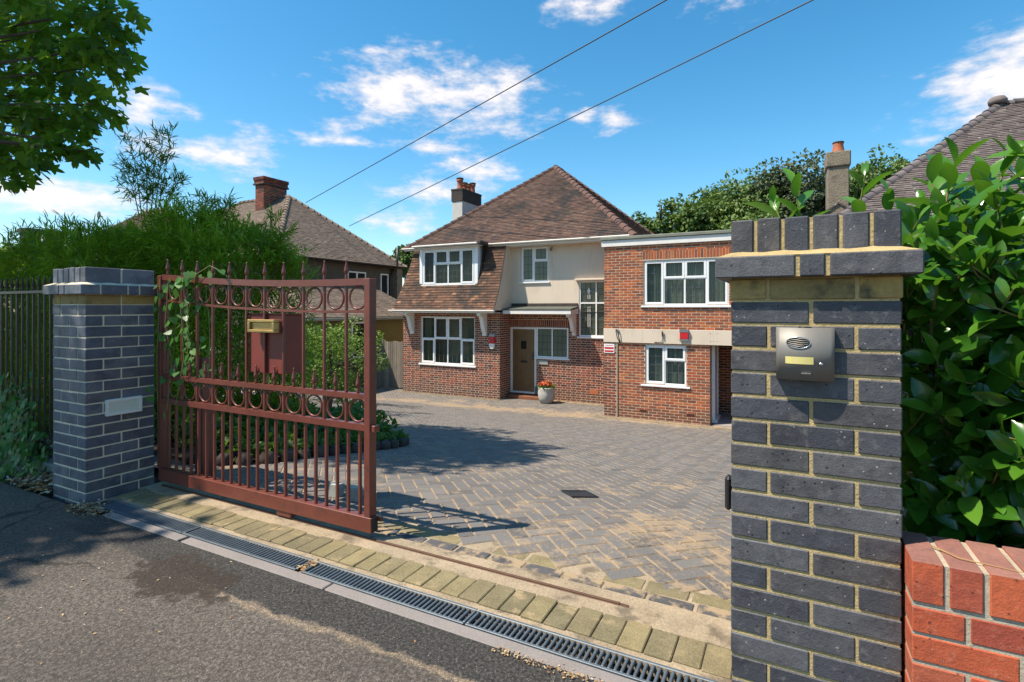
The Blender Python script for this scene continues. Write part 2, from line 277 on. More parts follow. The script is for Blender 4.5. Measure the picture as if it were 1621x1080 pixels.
def drive_block():
    m, t = newmat('grey paving block')
    base = t.ramp(t.attr('rnd'), [(0, (.078, .072, .068)), (.3, (.135, .122, .112)), (.55, (.1, .094, .091)), (.8, (.158, .142, .127)), (1, (.112, .103, .099))])
    g = t.noise(t.pos, 160, 3, .7); n = t.noise(t.pos, 1.6, 6, .62); n3 = t.noise(t.pos, 11, 4, .6)
    col = t.mix(t.m('MULTIPLY', t.ss(g, .4, .7), .35), base, (.3, .28, .26, 1))
    # sand swept out of the joints
    n4 = t.noise(t.pos, 45, 4, .65); k = t.m('ADD', t.m('ADD', t.m('MULTIPLY', n, 1.3), t.m('MULTIPLY', n3, .75)), t.m('ADD', t.m('MULTIPLY', n4, .5), t.m('MULTIPLY', t.attr('sandy'), .42)))
    sand = t.mix(g, (.25, .175, .105, 1), (.4, .29, .18, 1))
    col = t.mix(t.m('MULTIPLY', t.ss(k, 1.42, 1.68), .85), col, sand)
    col = t.mix(t.m('MULTIPLY', t.attr('edge'), t.ss(n3, .3, .6)), col, sand)
    t.l.new(col, t.p.inputs['Base Color']); t.p.inputs['Roughness'].default_value = .9
    bump(t, g, .5, .003); return m
M['drive_block'] = drive_block()
M['border_block'] = pmat('dark grey border block', [(.06, .058, .06), (.09, .085, .085), (.07, .068, .072)], .9, 9, .5, 150, .5, .8, .003, blotch=((.33, .24, .145), 7, .46, .6))
def sandmat():
    m, t = newmat('jointing sand'); g = t.noise(t.pos, 180, 3, .7); n = t.noise(t.pos, 3, 5)
    col = t.mix(g, (.28, .195, .115, 1), (.42, .305, .19, 1)); col = t.mix(t.m('MULTIPLY', t.ss(n, .45, .7), .6), col, (.24, .19, .14, 1))
    t.l.new(col, t.p.inputs['Base Color']); t.p.inputs['Roughness'].default_value = .97; bump(t, t.m('ADD', g, n), .6, .006); return m
M['sand'] = sandmat()
M['bed_concrete'] = pmat('worn track concrete', [(.33, .255, .17)], .97, 4, .5, 110, .5, 1.0, .007, blotch=((.16, .125, .085), 6, .5, .66))

# ------------------------------------------------------------------ mesh helpers
C = scene.collection
class MB:
    def __init__(s): s.v = []; s.f = []; s.mi = []; s.r = []; s.smooth = []
    def face(s, idx, mi=0, r=None, sm=False):
        s.f.append(idx); s.mi.append(mi); s.r.append(random.random() if r is None else r); s.smooth.append(sm)
    def quad(s, a, b, c, d, mi=0, r=None):
        k = len(s.v); s.v += [tuple(a), tuple(b), tuple(c), tuple(d)]; s.face((k, k + 1, k + 2, k + 3), mi, r)
    def poly(s, pts, mi=0, r=None):
        k = len(s.v); s.v += [tuple(p) for p in pts]; s.face(tuple(range(k, k + len(pts))), mi, r)
    def obox(s, o, u, v, w, ch=0, mi=0, r=None):
        """box from corner o along u, v, w (right handed), edges chamfered by ch"""
        o, u, v, w = map(Vector, (o, u, v, w)); r = random.random() if r is None else r
        L = (u.length, v.length, w.length); e = (u / L[0], v / L[1], w / L[2])
        k = len(s.v)
        if ch <= 0:
            for c in (0, 1):
                for b in (0, 1):
                    for a in (0, 1): s.v.append(tuple(o + u * a + v * b + w * c))
            for f in ((0, 2, 3, 1), (4, 5, 7, 6), (0, 1, 5, 4), (2, 6, 7, 3), (0, 4, 6, 2), (1, 3, 7, 5)): s.face(tuple(k + i for i in f), mi, r)
            return
        ch = min(ch, .45 * min(L)); idx = {}
        for c in (0, 1):
            for b in (0, 1):
                for a in (0, 1):
                    for ax in range(3):
                        q = [L[i] if t else 0 for i, t in enumerate((a, b, c))]
                        for i, t in enumerate((a, b, c)):
                            if i != ax: q[i] += (-ch if t else ch)
                        idx[(a, b, c, ax)] = len(s.v); s.v.append(tuple(o + e[0] * q[0] + e[1] * q[1] + e[2] * q[2]))
        def F(*ks): s.face(tuple(idx[q] for q in ks), mi, r)
        for ax in range(3):
            p, q = (ax + 1) % 3, (ax + 2) % 3
            for side in (0, 1):
                def key(i, j):
                    t = [0, 0, 0]; t[ax] = side; t[p] = i; t[q] = j; return (*t, ax)
                ring = [key(0, 0), key(1, 0), key(1, 1), key(0, 1)]
                F(*(ring if side else ring[::-1]))
        for ax in range(3):
            p, q = (ax + 1) % 3, (ax + 2) % 3
            for i in (0, 1):
                for j in (0, 1):
                    def key(a, kind):
                        t = [0, 0, 0]; t[ax] = a; t[p] = i; t[q] = j; return (*t, kind)
                    ring = [key(0, p), key(1, p), key(1, q), key(0, q)]
                    F(*(ring if (i == j) else ring[::-1]))
        for a in (0, 1):
            for b in (0, 1):
                for c in (0, 1):
                    ring = [(a, b, c, 0), (a, b, c, 1), (a, b, c, 2)]
                    F(*(ring if (a + b + c) % 2 else ring[::-1]))
    def box(s, x0, y0, z0, x1, y1, z1, ch=0, mi=0, r=None):
        s.obox((x0, y0, z0), (x1 - x0, 0, 0), (0, y1 - y0, 0), (0, 0, z1 - z0), ch, mi, r)
    def tube(s, pts, rad, n=8, mi=0, r=None, caps=True):
        pts = [Vector(p) for p in pts]; r = random.random() if r is None else r
        rads = rad if isinstance(rad, (list, tuple)) else [rad] * len(pts)
        k0 = len(s.v); prev = None
        for i, p in enumerate(pts):
            d = (pts[min(i + 1, len(pts) - 1)] - pts[max(i - 1, 0)]).normalized()
            if prev is None: a = d.orthogonal().normalized()
            else: a = (prev - d * prev.dot(d)).normalized()
            prev = a; b = d.cross(a)
            for j in range(n):
                t = 2 * math.pi * j / n; s.v.append(tuple(p + (a * math.cos(t) + b * math.sin(t)) * rads[i]))
        for i in range(len(pts) - 1):
            for j in range(n):
                q = k0 + i * n; s.face((q + j, q + (j + 1) % n, q + n + (j + 1) % n, q + n + j), mi, r, n > 5)
        if caps:
            s.face(tuple(k0 + j for j in range(n))[::-1], mi, r); q = k0 + (len(pts) - 1) * n; s.face(tuple(q + j for j in range(n)), mi, r)
    def lathe(s, prof, o, n=16, mi=0, r=None):
        o = Vector(o); k0 = len(s.v); r = random.random() if r is None else r
        for (rr, z) in prof:
            for j in range(n):
                t = 2 * math.pi * j / n; s.v.append((o.x + rr * math.cos(t), o.y + rr * math.sin(t), o.z + z))
        for i in range(len(prof) - 1):
            for j in range(n):
                q = k0 + i * n; s.face((q + j, q + (j + 1) % n, q + n + (j + 1) % n, q + n + j), mi, r, True)
        if prof[0][0] > 0: s.face(tuple(k0 + j for j in range(n))[::-1], mi, r)
        if prof[-1][0] > 0: q = k0 + (len(prof) - 1) * n; s.face(tuple(q + j for j in range(n)), mi, r)
    def torus(s, c, R0, r0, ax=(0, 1, 0), n=24, m=6, sq=1.0, mi=0):
        c = Vector(c); ax = Vector(ax); u = Vector((1, 0, 0)); v = Vector((0, 0, 1)); k0 = len(s.v); r = random.random()
        for i in range(n):
            t = 2 * math.pi * i / n; d = u * math.cos(t) * sq + v * math.sin(t)
            for j in range(m):
                q = 2 * math.pi * j / m; s.v.append(tuple(c + d * (R0 + r0 * math.cos(q)) + ax * r0 * math.sin(q)))
        for i in range(n):
            for j in range(m):
                a, b = k0 + i * m, k0 + ((i + 1) % n) * m
                s.face((a + j, a + (j + 1) % m, b + (j + 1) % m, b + j), mi, r, True)
    def prism(s, poly2, o, u, v, depth, mi=0, r=None):
        """polygon in (u, v) at o, extruded by the vector depth"""
        o, u, v, d = map(Vector, (o, u, v, depth)); r = random.random() if r is None else r
        a = [o + u * x + v * y for x, y in poly2]; n = len(a); k = len(s.v)
        s.v += [tuple(p) for p in a] + [tuple(p + d) for p in a]
        s.face(tuple(range(k, k + n)), mi, r); s.face(tuple(range(k + 2 * n - 1, k + n - 1, -1)), mi, r)
        for i in range(n):
            j = (i + 1) % n; s.face((k + i, k + n + i, k + n + j, k + j), mi, r)
def place(o, parent):
    if parent is not None: o.parent = parent
    return o
def obj(name, mb, mat, parent=None, fixn=False):
    """ONE mesh object from world coordinates, origin at the bottom middle of its own bounds"""
    mats = mat if isinstance(mat, (list, tuple)) else [mat]
    me = bpy.data.meshes.new(name)
    v = np.array(mb.v); c = (v.min(0) + v.max(0)) / 2; c[2] = v[:, 2].min()
    me.from_pydata([tuple(p) for p in (v - c)], [], mb.f); me.update()
    for m in mats: me.materials.append(M[m])
    me.polygons.foreach_set('material_index', mb.mi); me.polygons.foreach_set('use_smooth', mb.smooth)
    at = me.attributes.new('rnd', 'FLOAT', 'FACE'); at.data.foreach_set('value', mb.r)
    o = bpy.data.objects.new(name, me); C.objects.link(o)
    if parent is not None: o.parent = parent; o.location = Vector(c) - base_of(parent)
    else: o.location = c
    return o
def base_of(o):
    p = Vector(o.location)
    while o.parent: o = o.parent; p += Vector(o.location)
    return p
def npobj(name, V, F, mat, parent=None, rnd=None, smooth=False):
    """fast mesh from arrays: V (n,3), F (m,k) all faces with k corners"""
    c = (V.min(0) + V.max(0)) / 2; c[2] = V[:, 2].min()
    me = bpy.data.meshes.new(name); k = F.shape[1]
    me.vertices.add(len(V)); me.vertices.foreach_set('co', (V - c).astype(np.float32).ravel())
    me.loops.add(F.size); me.loops.foreach_set('vertex_index', F.astype(np.int32).ravel())
    me.polygons.add(len(F)); me.polygons.foreach_set('loop_start', np.arange(0, F.size, k, dtype=np.int32))
    me.polygons.foreach_set('use_smooth', np.full(len(F), smooth)); me.update(calc_edges=True)
    at = me.attributes.new('rnd', 'FLOAT', 'FACE'); at.data.foreach_set('value', (np.zeros(len(F)) if rnd is None else rnd).astype(np.float32))
    me.materials.append(M[mat]); o = bpy.data.objects.new(name, me); C.objects.link(o)
    if parent is not None: o.parent = parent; o.location = Vector(c) - base_of(parent)
    else: o.location = c
    return o
def tag(o, label, cat, group=None):
    o['label'] = label; o['category'] = cat
    if group: o['group'] = group
    return o
def thing(name, label, cat, loc, group=None):
    o = bpy.data.objects.new(name, None); o.empty_display_size = .2; C.objects.link(o); o.location = loc
    return tag(o, label, cat, group)
def struct(o): o['kind'] = 'structure'; return o
def stuff(o): o['kind'] = 'stuff'; return o
def again(src, parent, off):
    """a copy of a part, moved by off from its source"""
    c = src.copy(); C.objects.link(c); c.parent = parent; c.location = Vector(src.location) + Vector(off)
    for ch in src.children:
        d = ch.copy(); C.objects.link(d); d.parent = c
    return c

def gz(Y):                                       # ground: level at the gate, falling to the house
    if Y < 2.55: return 0.0
    if Y > 14.4: return -1.71
    t = (Y - 2.55) / (14.4 - 2.55); a = .1
    k = 1 / (1 - a)                              # eased ramp
    if t < a: g = k * t * t / (2 * a)
    elif t > 1 - a: g = 1 - k * (1 - t) ** 2 / (2 * a)
    else: g = k * (t - a / 2)
    return -1.71 * g

# ------------------------------------------------------------------ ground
mb = MB()                                        # terrain sheet under everything, out to the horizon
ys = [-300, -20, 1.84, 2.4] + [2.6 + i * .6 for i in range(21)] + [16, 30, 60, 400]
for i in range(len(ys) - 1):
    a, b = ys[i], ys[i + 1]; za, zb = gz(a) - .06, gz(b) - .06
    mb.quad((-400, a, za), (400, a, za), (400, b, zb), (-400, b, zb))
struct(obj('ground', mb, 'soil'))
mb = MB(); mb.quad((-40, -30, 0), (40, -30, 0), (40, 1.80, 0), (-40, 1.80, 0)); struct(obj('pavement', mb, 'tarmac'))
# paved drive: grey blocks in a 45 degree herringbone over a sand bed
def bed_edge(x):                                 # front limit of the planted island, as y(x)
    return None
BED = [(-4.0, 5.0), (-3.93, 4.75), (-3.9, 4.3), (-3.9, 3.7), (-3.95, 3.2), (-4.15, 2.9), (-4.6, 2.75), (-13, 2.75), (-13, 6.6), (-9.5, 6.6), (-7.4, 6.2), (-6.0, 5.85), (-4.9, 5.45), (-4.25, 5.2)]
def inside(x, y, P):
    c = False; n = len(P)
    for i in range(n):
        x1, y1 = P[i]; x2, y2 = P[i - 1]
        if (y1 > y) != (y2 > y) and x < (x2 - x1) * (y - y1) / (y2 - y1) + x1: c = not c
    return c
mb = MB(); ys2 = [2.56 + .25 * i for i in range(56)]
for a, b in zip(ys2[:-1], ys2[1:]): mb.quad((-15, a, gz(a) - .006), (3, a, gz(a) - .006), (3, b, gz(b) - .006), (-15, b, gz(b) - .006))
struct(obj('drive_sand', mb, 'sand'))
def drive():
    mb = MB(); sandy = []; edge = []; s2 = math.sqrt(.5); wb = .1; jt = .003
    N = 190
    for i in range(-N, N):
        for j in range(-N, N):
            d = (i - j) % 4
            if d == 0: x0, x1, y0, y1 = i, i + 2, j, j + 1
            elif d == 3: x0, x1, y0, y1 = i, i + 1, j, j + 2
            else: continue
            cx, cy = (x0 + x1) / 2 * wb, (y0 + y1) / 2 * wb
            X, Y = -5 + (cx - cy) * s2, 9 + (cx + cy) * s2
            if not (-14.2 < X < 2.2 and 2.6 < Y < 16.1): continue
            if X > -.2 + (Y - 2.6) * .9: continue
            if Y > 14.46 and X > -4.62: continue
            if Y > 15.4 and X < -8.5 and X > -12.5: continue
            if X < -5.5 and Y < 6.3 and inside(X, Y, BED): continue
            if inside(X, Y, BED): continue
            r = random.random(); k = len(mb.v); ox, oy = x0 * wb + jt, y0 * wb + jt; ux, uy = x1 * wb - jt, y1 * wb - jt
            dz = random.uniform(-.0015, .0015); c = .005; tx, ty = random.uniform(-.012, .012), random.uniform(-.012, .012)
            for (q, zz) in ((0, -.007), (c, 0)):
                for (a, b) in ((ox + q, oy + q), (ux - q, oy + q), (ux - q, uy - q), (ox + q, uy - q)):
                    px, py = -5 + (a - b) * s2, 9 + (a + b) * s2
                    mb.v.append((px, py, gz(py) + zz + dz + (a - cx) * tx + (b - cy) * ty))
            S = max(math.exp(-((X + .7) / 1.1) ** 2 - ((Y - 3.1) / .9) ** 2) * .72, .62 * math.exp(-((X - .6) / 1.2) ** 2 - ((Y - 4.9) / 1.3) ** 2), .95 * math.exp(-((Y - 13.9 - .12 * (X + 8)) / .75) ** 2), .3 * math.exp(-((Y - 4.6) / 1.6) ** 2), .45 * math.exp(-((X + 4.0) / 1.5) ** 2 - ((Y - 3.3) / .9) ** 2))
            mb.face((k + 4, k + 5, k + 6, k + 7), 0, r); sandy.append(S); edge.append(0)
            for q in range(4):
                mb.face((k + q, k + (q + 1) % 4, k + 4 + (q + 1) % 4, k + 4 + q), 0, r); sandy.append(S); edge.append(.7)
    o = obj('driveway', mb, 'drive_block'); me = o.data
    at = me.attributes.new('sandy', 'FLOAT', 'FACE'); at.data.foreach_set('value', sandy)
    at = me.attributes.new('edge', 'FLOAT', 'FACE'); at.data.foreach_set('value', edge)
    return struct(o)
drive()
# threshold: concrete with the rail, buff pavers in front, mixed stretchers behind
mb = MB(); mb.box(-4.19, 2.20, -.05, .3, 2.40, .004); struct(obj('track_concrete', mb, 'bed_concrete'))
mb = MB(); mb.box(-4.19, 1.99, -.05, .2, 2.21, -.006); mb.box(-4.19, 2.39, -.05, .3, 2.68, -.006); struct(obj('threshold_bedding', mb, 'bed_concrete'))
mb = MB(); x = -4.15
while x < -.2:
    wd = .1 + random.uniform(-.002, .002)
    mb.obox((x, 2.035 + random.uniform(-.004, .004), -.03), (wd, random.uniform(-.003, .003), 0), (0, .178, random.uniform(-.003, .003)), (0, 0, .034 + random.uniform(-.003, .003)), .004); x += wd + .003 + random.uniform(0, .003)
struct(obj('threshold_pavers', mb, 'yellow_block'))
mb = MB(); x = -4.1
while x < .1:
    mb.obox((x, 2.415 + random.uniform(-.004, .004), -.03), (.196, random.uniform(-.004, .004), 0), (0, .07, 0), (0, 0, .032 + random.uniform(-.004, .001)), .006); x += .208
o = struct(obj('threshold_border', mb, 'border_block'))
mb = MB(); x = -4.1
while x < .1:
    if random.random() < .9: mb.obox((x, 2.49, -.03), (.196, 0, 0), (0, .1, 0), (0, 0, .029 + random.uniform(-.004, .001)), .006)
    x += .206
struct(obj('threshold_border_buff', mb, 'yellow_block'))
# buff border along the house walls
mb = MB()
def border(x0, y0, x1, y1):
    n = max(1, int(math.hypot(x1 - x0, y1 - y0) / .205)); ux, uy = (x1 - x0) / n, (y1 - y0) / n; L = math.hypot(ux, uy); nx, ny = uy / L, -ux / L
    for i in range(n):
        x, y = x0 + ux * i, y0 + uy * i
        mb.obox((x, y, gz(y) - .03), (ux * .97, uy * .97, 0), (-nx * .1, -ny * .1, 0), (0, 0, .036), .005)
border(-12.6, 15.26, -8.3, 15.26); border(-8.3, 15.9, -4.8, 15.9); border(-4.9, 14.25, -1.2, 14.25)
struct(obj('house_border', mb, 'yellow_block'))

# drain: galvanised grates in a run along the pavement edge
mb = MB(); mb.box(-4.1, 1.875, -.16, -.2, 2.015, -.12, 0, 0); mb.box(-4.1, 1.862, -.16, -.2, 1.876, -.012); mb.box(-4.1, 2.008, -.16, -.2, 2.022, -.012); mb.box(-4.12, 1.862, -.16, -4.1, 2.022, -.012); mb.box(-.2, 1.862, -.16, -.18, 2.022, -.012)
tag(obj('drain_trough', mb, 'dark_metal'), 'dark trough running under the steel grates between the two pillars', 'drain')
def grate(x0, x1):
    m = MB(); y0, y1 = 1.882, 2.004; z = -.004
    m.box(x0, y0, z - .02, x1, y0 + .013, z, .002); m.box(x0, y1 - .013, z - .02, x1, y1, z, .002)
    m.box(x0, y0 + .013, z - .02, x0 + .012, y1 - .013, z, .002); m.box(x1 - .012, y0 + .013, z - .02, x1, y1 - .013, z, .002)
    n = int((x1 - x0 - .02) / .0238); st = (x1 - x0 - .024) / n
    for i in range(1, n): xx = x0 + .012 + st * i - .0058; m.box(xx, y0 + .0125, z - .018, xx + .0116, y1 - .0125, z - .0015, .003)
    m.box(x0 + .012, y0 + .001, z - .055, x1 - .012, y0 + .005, z - .02); m.box(x0 + .012, y1 - .005, z - .055, x1 - .012, y1 - .001, z - .02)
    return m
for (a, b, lab) in [(-4.095, -3.16, 'shaded steel drain grate starting beside the nameplate pillar'), (-3.153, -2.205, 'steel drain grate beside the middle of the red gate'), (-2.165, -1.205, 'steel drain grate just past the clump of leaves, in full sun'), (-1.198, -.215, 'steel drain grate ending at the intercom pillar')]:
    tag(obj('drain_grate', grate(a, b), 'galv'), lab, 'drain grate', 'steel drain grates across the entrance')
for (a, b, lab) in [(-3.86, -3.06, 'pale kerb edging length in shade beside the left end of the drain'), (-3.03, -1.93, 'pale kerb edging length beside the drain below the gate'), (-1.92, -.1, 'pale kerb edging length beside the drain nearest the intercom pillar')]:
    m = MB(); m.box(a, 1.802, -.1, b, 1.864, .003, .004); tag(obj('edging_stone', m, 'edging'), lab, 'kerb edging', 'edging along the drain')
mb = MB(); mb.box(-4.1, 2.300, -.02, -.66, 2.312, .014, .003); mb.box(-4.1, 2.296, -.02, -.62, 2.318, .0065, .002)
tag(obj('gate_rail', mb, 'rust'), 'rusty steel ground rail the gate rolls on', 'rail')

# ------------------------------------------------------------------ brick piers
def pier(name, label, X0, Y0, X1, Y1, mortar, shift, courses, brick):
    t = thing(name, label, 'brick pillar', ((X0 + X1) / 2, (Y0 + Y1) / 2, 0))
    top = 1.335; bh, g = .065, .010; z0 = top - courses * .075
    core = MB(); core.box(X0 + .004, Y0 + .004, z0, X1 - .004, Y1 - .004, 1.41)
    core.box(X0 + .006, Y0 + .006, 1.474, X1 - .006, Y1 - .006, 1.583)
    obj('mortar', core, mortar, t)
    W, D = X1 - X0, Y1 - Y0; mb = MB(); bw, hw = (W - .01) / 2, .1025; dep = .1025
    def course(z, h, k, mbx, X0, Y0, X1, Y1):
        """one bonded course, laid in plan; k: stretchers on the road face, else stretchers on the sides"""
        W, D = X1 - X0, Y1 - Y0; d = .1025; j = lambda: random.uniform(-.0014, .0014)
        def lay(xa, ya, xb, yb): mbx.obox((X0 + xa + j(), Y0 + ya + j(), z + j() * .7), (xb - xa, 0, j() * .6), (0, yb - ya, 0), (0, 0, h + j()), .003)
        hw_, hd = (W - .01) / 2, (D - .01) / 2
        if k:
            for (ya, yb) in ((0, d), (D - d, D)): lay(0, ya, hw_, yb); lay(hw_ + .01, ya, W, yb)
            for xa in (0, W - d): lay(xa, d + .01, xa + d, D - d - .01)
        else:
            for xa in (0, W - d): lay(xa, 0, xa + d, hd); lay(xa, hd + .01, xa + d, D)
            for (ya, yb) in ((0, d), (D - d, D)): lay(d + .01, ya, W - d - .01, yb)
    for i in range(courses): course(top - (i + 1) * .075 + .005, bh, (i + shift) % 2 == 0, mb, X0, Y0, X1, Y1)
    obj('brickwork', mb, brick, t)
    mb = MB(); course(1.338, .062, False, mb, X0 - .001, Y0 - .001, X1 + .001, Y1 + .001); obj('neck_course', mb, 'olive_brick', t)
    mb = MB(); ex = .043; x0, x1, y0, y1 = X0 - ex, X1 + ex, Y0 - ex, Y1 + ex
    W2 = x1 - x0; zz = 1.404
    for (a, b) in ((0, .223), (.235, .30), (.312, W2)): mb.box(x0 + a, y0, zz, x0 + b, y0 + .11, zz + .066, .004)
    D2 = y1 - y0 - .12
    for xs in ((x1 - .11, x1), (x0, x0 + .11)):
        for (a, b) in ((0, .16), (.17, .235), (.245, D2)): mb.box(xs[0], y0 + .12 + a, zz, xs[1], y0 + .12 + b, zz + .066, .004)
    obj('cap_course', mb, brick, t)
    fl = MB()                                     # sloped mortar fillet on the ledge
    zf = 1.4705; zi = 1.486
    o_ = [(x0 + .003, y0 + .003), (x1 - .003, y0 + .003), (x1 - .003, y1 - .003), (x0 + .003, y1 - .003)]; i_ = [(X0 + .002, Y0 + .002), (X1 - .002, Y0 + .002), (X1 - .002, Y1 - .002), (X0 + .002, Y1 - .002)]
    for q in range(4):
        a, b = o_[q], o_[(q + 1) % 4]; c, d = i_[(q + 1) % 4], i_[q]; n = 14
        for s_ in range(n):
            l = lambda p, r_, f: (p[0] + (r_[0] - p[0]) * f, p[1] + (r_[1] - p[1]) * f)
            f0, f1 = s_ / n, (s_ + 1) / n; h0 = math.sin(s_ * 1.7) * .002; h1 = math.sin((s_ + 1) * 1.7) * .002
            fl.quad((*l(a, b, f0), zf - .001), (*l(a, b, f1), zf - .001), (*l(d, c, f1), zi + h1), (*l(d, c, f0), zi + h0))
    fl.box(x0 + .006, y0 + .006, 1.405, x1 - .006, y1 - .006, 1.4695)
    obj('mortar_fillet', fl, mortar, t)
    mb = MB(); n = 6; bwid = .0655; zt = [1.478, 1.588]
    gap = (W - n * bwid) / (n - 1)
    for k in range(n):
        a = X0 + k * (bwid + gap); d = random.uniform(-.003, .003)
        mb.obox((a, Y0, zt[0]), (bwid, 0, 0), (0, .215, 0), (0, 0, zt[1] - zt[0] + d), .0045)
        mb.obox((a, Y0 + .227, zt[0]), (bwid, 0, 0), (0, D - .227, 0), (0, 0, zt[1] - zt[0] + d * .5), .0045)
    obj('coping', mb, brick, t)
    return t
pl = pier('brick_pillar', 'blue brick gate pillar with pale pointing and a blank nameplate, left of the red gate', -4.64, 1.865, -4.195, 2.305, 'cream_mortar', 1, 19, 'shade_lifted_brick')
pr = pier('brick_pillar', 'blue brick gate pillar with ochre pointing carrying the grey intercom', -.163, 1.83, .282, 2.27, 'ochre_mortar', 0, 19, 'blue_brick')
# nameplate light on the reveal of the far pillar
t = thing('name_plate', 'blank frosted nameplate in a white frame on the pillar side', 'nameplate', (-4.19, 2.095, .56))
mb = MB()
for (a, b, c, d) in ((1.98, 2.21, .655, .675), (1.98, 2.21, .562, .582), (1.98, 1.998, .582, .655), (2.192, 2.21, .582, .655)): mb.box(-4.199, a, c, -4.172, b, d, .002)
obj('frame', mb, 'white_paint', t); mb = MB(); mb.box(-4.198, 1.998, .582, -4.18, 2.192, .655); obj('lens', mb, 'frosted', t)

# ------------------------------------------------------------------ intercom
t = thing('intercom', 'grey metal intercom with oval speaker and blank yellow name card, on the brick pillar', 'intercom', (.045, 1.83, 1.1))
mb = MB(); xa, xb, za, zb = -.034, .118, 1.098, 1.252; n = 14
prof = []
for i in range(n + 1):
    f = i / n; prof.append((xa + (xb - xa) * f, 1.80 - .022 * (1 - (2 * f - 1) ** 2)))
k = len(mb.v)
for (x, y) in prof: mb.v += [(x, y, za), (x, y, zb), (x, 1.829, za), (x, 1.829, zb)]
for i in range(n):
    a = k + 4 * i; b = a + 4
    mb.face((a, b, b + 1, a + 1), 0, .5, True); mb.face((a + 1, b + 1, b + 3, a + 3), 0, .5); mb.face((a + 2, b + 2, b, a), 0, .5)
mb.face((k, k + 1, k + 3, k + 2), 0, .5); e = k + 4 * n; mb.face((e + 2, e + 3, e + 1, e), 0, .5)
obj('housing', mb, 'intercom_metal', t)
yf = lambda x: 1.80 - .022 * (1 - (2 * (x - xa) / (xb - xa) - 1) ** 2)
mb = MB(); cx, cz = .025, 1.208; N = 28
ring = [(cx + .031 * math.cos(2 * math.pi * i / N), cz + .0165 * math.sin(2 * math.pi * i / N)) for i in range(N)]
mb.poly([(x, yf(x) - .0012, z) for x, z in ring]); o = obj('speaker_grille', mb, 'dark_metal', t)
mb = MB(); pts = [(x, yf(x) - .001, z) for x, z in ring]; mb.tube(pts + [pts[0], pts[1]], .0014, 6, caps=False)
obj('speaker_rim', mb, 'silver', t)
mb = MB()
for q in range(5):
    z = cz - .011 + q * .0055; hw_ = .031 * math.sqrt(max(0, 1 - ((z - cz) / .0165) ** 2)) * .86
    pp = [(cx + hw_ * s_, yf(cx + hw_ * s_) - .002, z + .0022 * math.sin(s_ * 3)) for s_ in [-1 + .25 * i for i in range(9)]]
    mb.tube(pp, .0011, 5)
obj('grille_bars', mb, 'intercom_metal', t)
mb = MB()
for i in range(8):
    xa_, xb_ = -.009 + .073 * i / 8, -.009 + .073 * (i + 1) / 8
    mb.quad((xa_, yf(xa_) - .0016, 1.146), (xb_, yf(xb_) - .0016, 1.146), (xb_, yf(xb_) - .0016, 1.167), (xa_, yf(xa_) - .0016, 1.167))
obj('name_card', mb, 'label_card', t)
mb = MB(); mb.lathe([(.0001, 0), (.005, .0), (.005, .005), (.0001, .006)], (0, 0, 0), 12)
mb.v = [(.083 + x * 1.2, yf(.083) - z, 1.148 + y) for x, y, z in mb.v]; obj('call_button', mb, 'silver', t)
mb = MB()
mb.box(.033, yf(.045) - .0015, 1.118, .057, yf(.045) + .002, 1.1205); mb.poly([(.043, yf(.045) - .0015, 1.1222), (.047, yf(.045) - .0015, 1.1222), (.045, yf(.045) - .0015, 1.1255)])
obj('maker_mark', mb, 'silver', t)
for z_ in (1.0945, 1.2515): mb = MB(); mb.lathe([(.0001, 0), (.018, 0), (.018, .0035), (.0001, .0035)], (.042, 1.797, z_), 16); obj('end_screw', mb, 'dark_metal', t)

mb = MB(); mb.box(-.187, 1.88, .645, -.1665, 1.925, .755, .008); tag(obj('gate_sensor', mb, 'dark_metal'), 'small black sensor fixed low on the drive side of the intercom pillar', 'sensor')
# ------------------------------------------------------------------ low red wall by the laurel
t = thing('low_wall', 'low bright red brick garden wall with a brick on edge coping', 'garden wall', (1.8, 1.9, 0))
x0, x1, yf0, yb0 = .29, 4.2, 1.74, 1.955
mb = MB(); mb.box(x0 + .002, yf0 + .004, -.02, x1, yb0 - .004, .528); mb.box(x0 + .002, yf0 + .005, .528, x1, yb0 - .005, .64); obj('mortar', mb, 'pale_mortar', t)
mb = MB()
for i in range(7):
    z = .532 - (i + 1) * .075; x = x0 - (0 if i % 2 else .105)
    while x < x1:
        a, b = max(x, x0), min(x + .215, x1)
        if b - a > .03: mb.obox((a, yf0 + random.uniform(-.002, .002), z), (b - a, 0, 0), (0, .1, 0), (0, 0, .065), .0025); mb.obox((a, yb0 - .1, z), (b - a, 0, 0), (0, .1, 0), (0, 0, .065), .004)
        x += .2265
obj('brickwork', mb, 'red_brick', t)
mb = MB(); x = x0
while x < x1:
    z = .537; k0 = len(mb.f)
    mb.obox((x, yf0 - .001, z), (.0665, 0, 0), (0, yb0 - yf0 + .002, 0), (0, 0, .108 + random.uniform(-.002, .002)), .0025)
    for q in range(k0, len(mb.f)):
        vs = [mb.v[i] for i in mb.f[q]]
        if min(v_[2] for v_ in vs) > .635: mb.mi[q] = 1
    x += .0795
obj('coping', mb, ['red_brick', 'red_brick_top'], t)
mb = MB(); mb.tube([(.355, 1.86, .6475), (.40, 1.80, .6478), (.52, 1.775, .6478)], [.0022, .0018, .001], 5); tag(obj('twig', mb, 'dead_leaf'), 'thin dry twig lying on the red wall coping', 'twig')

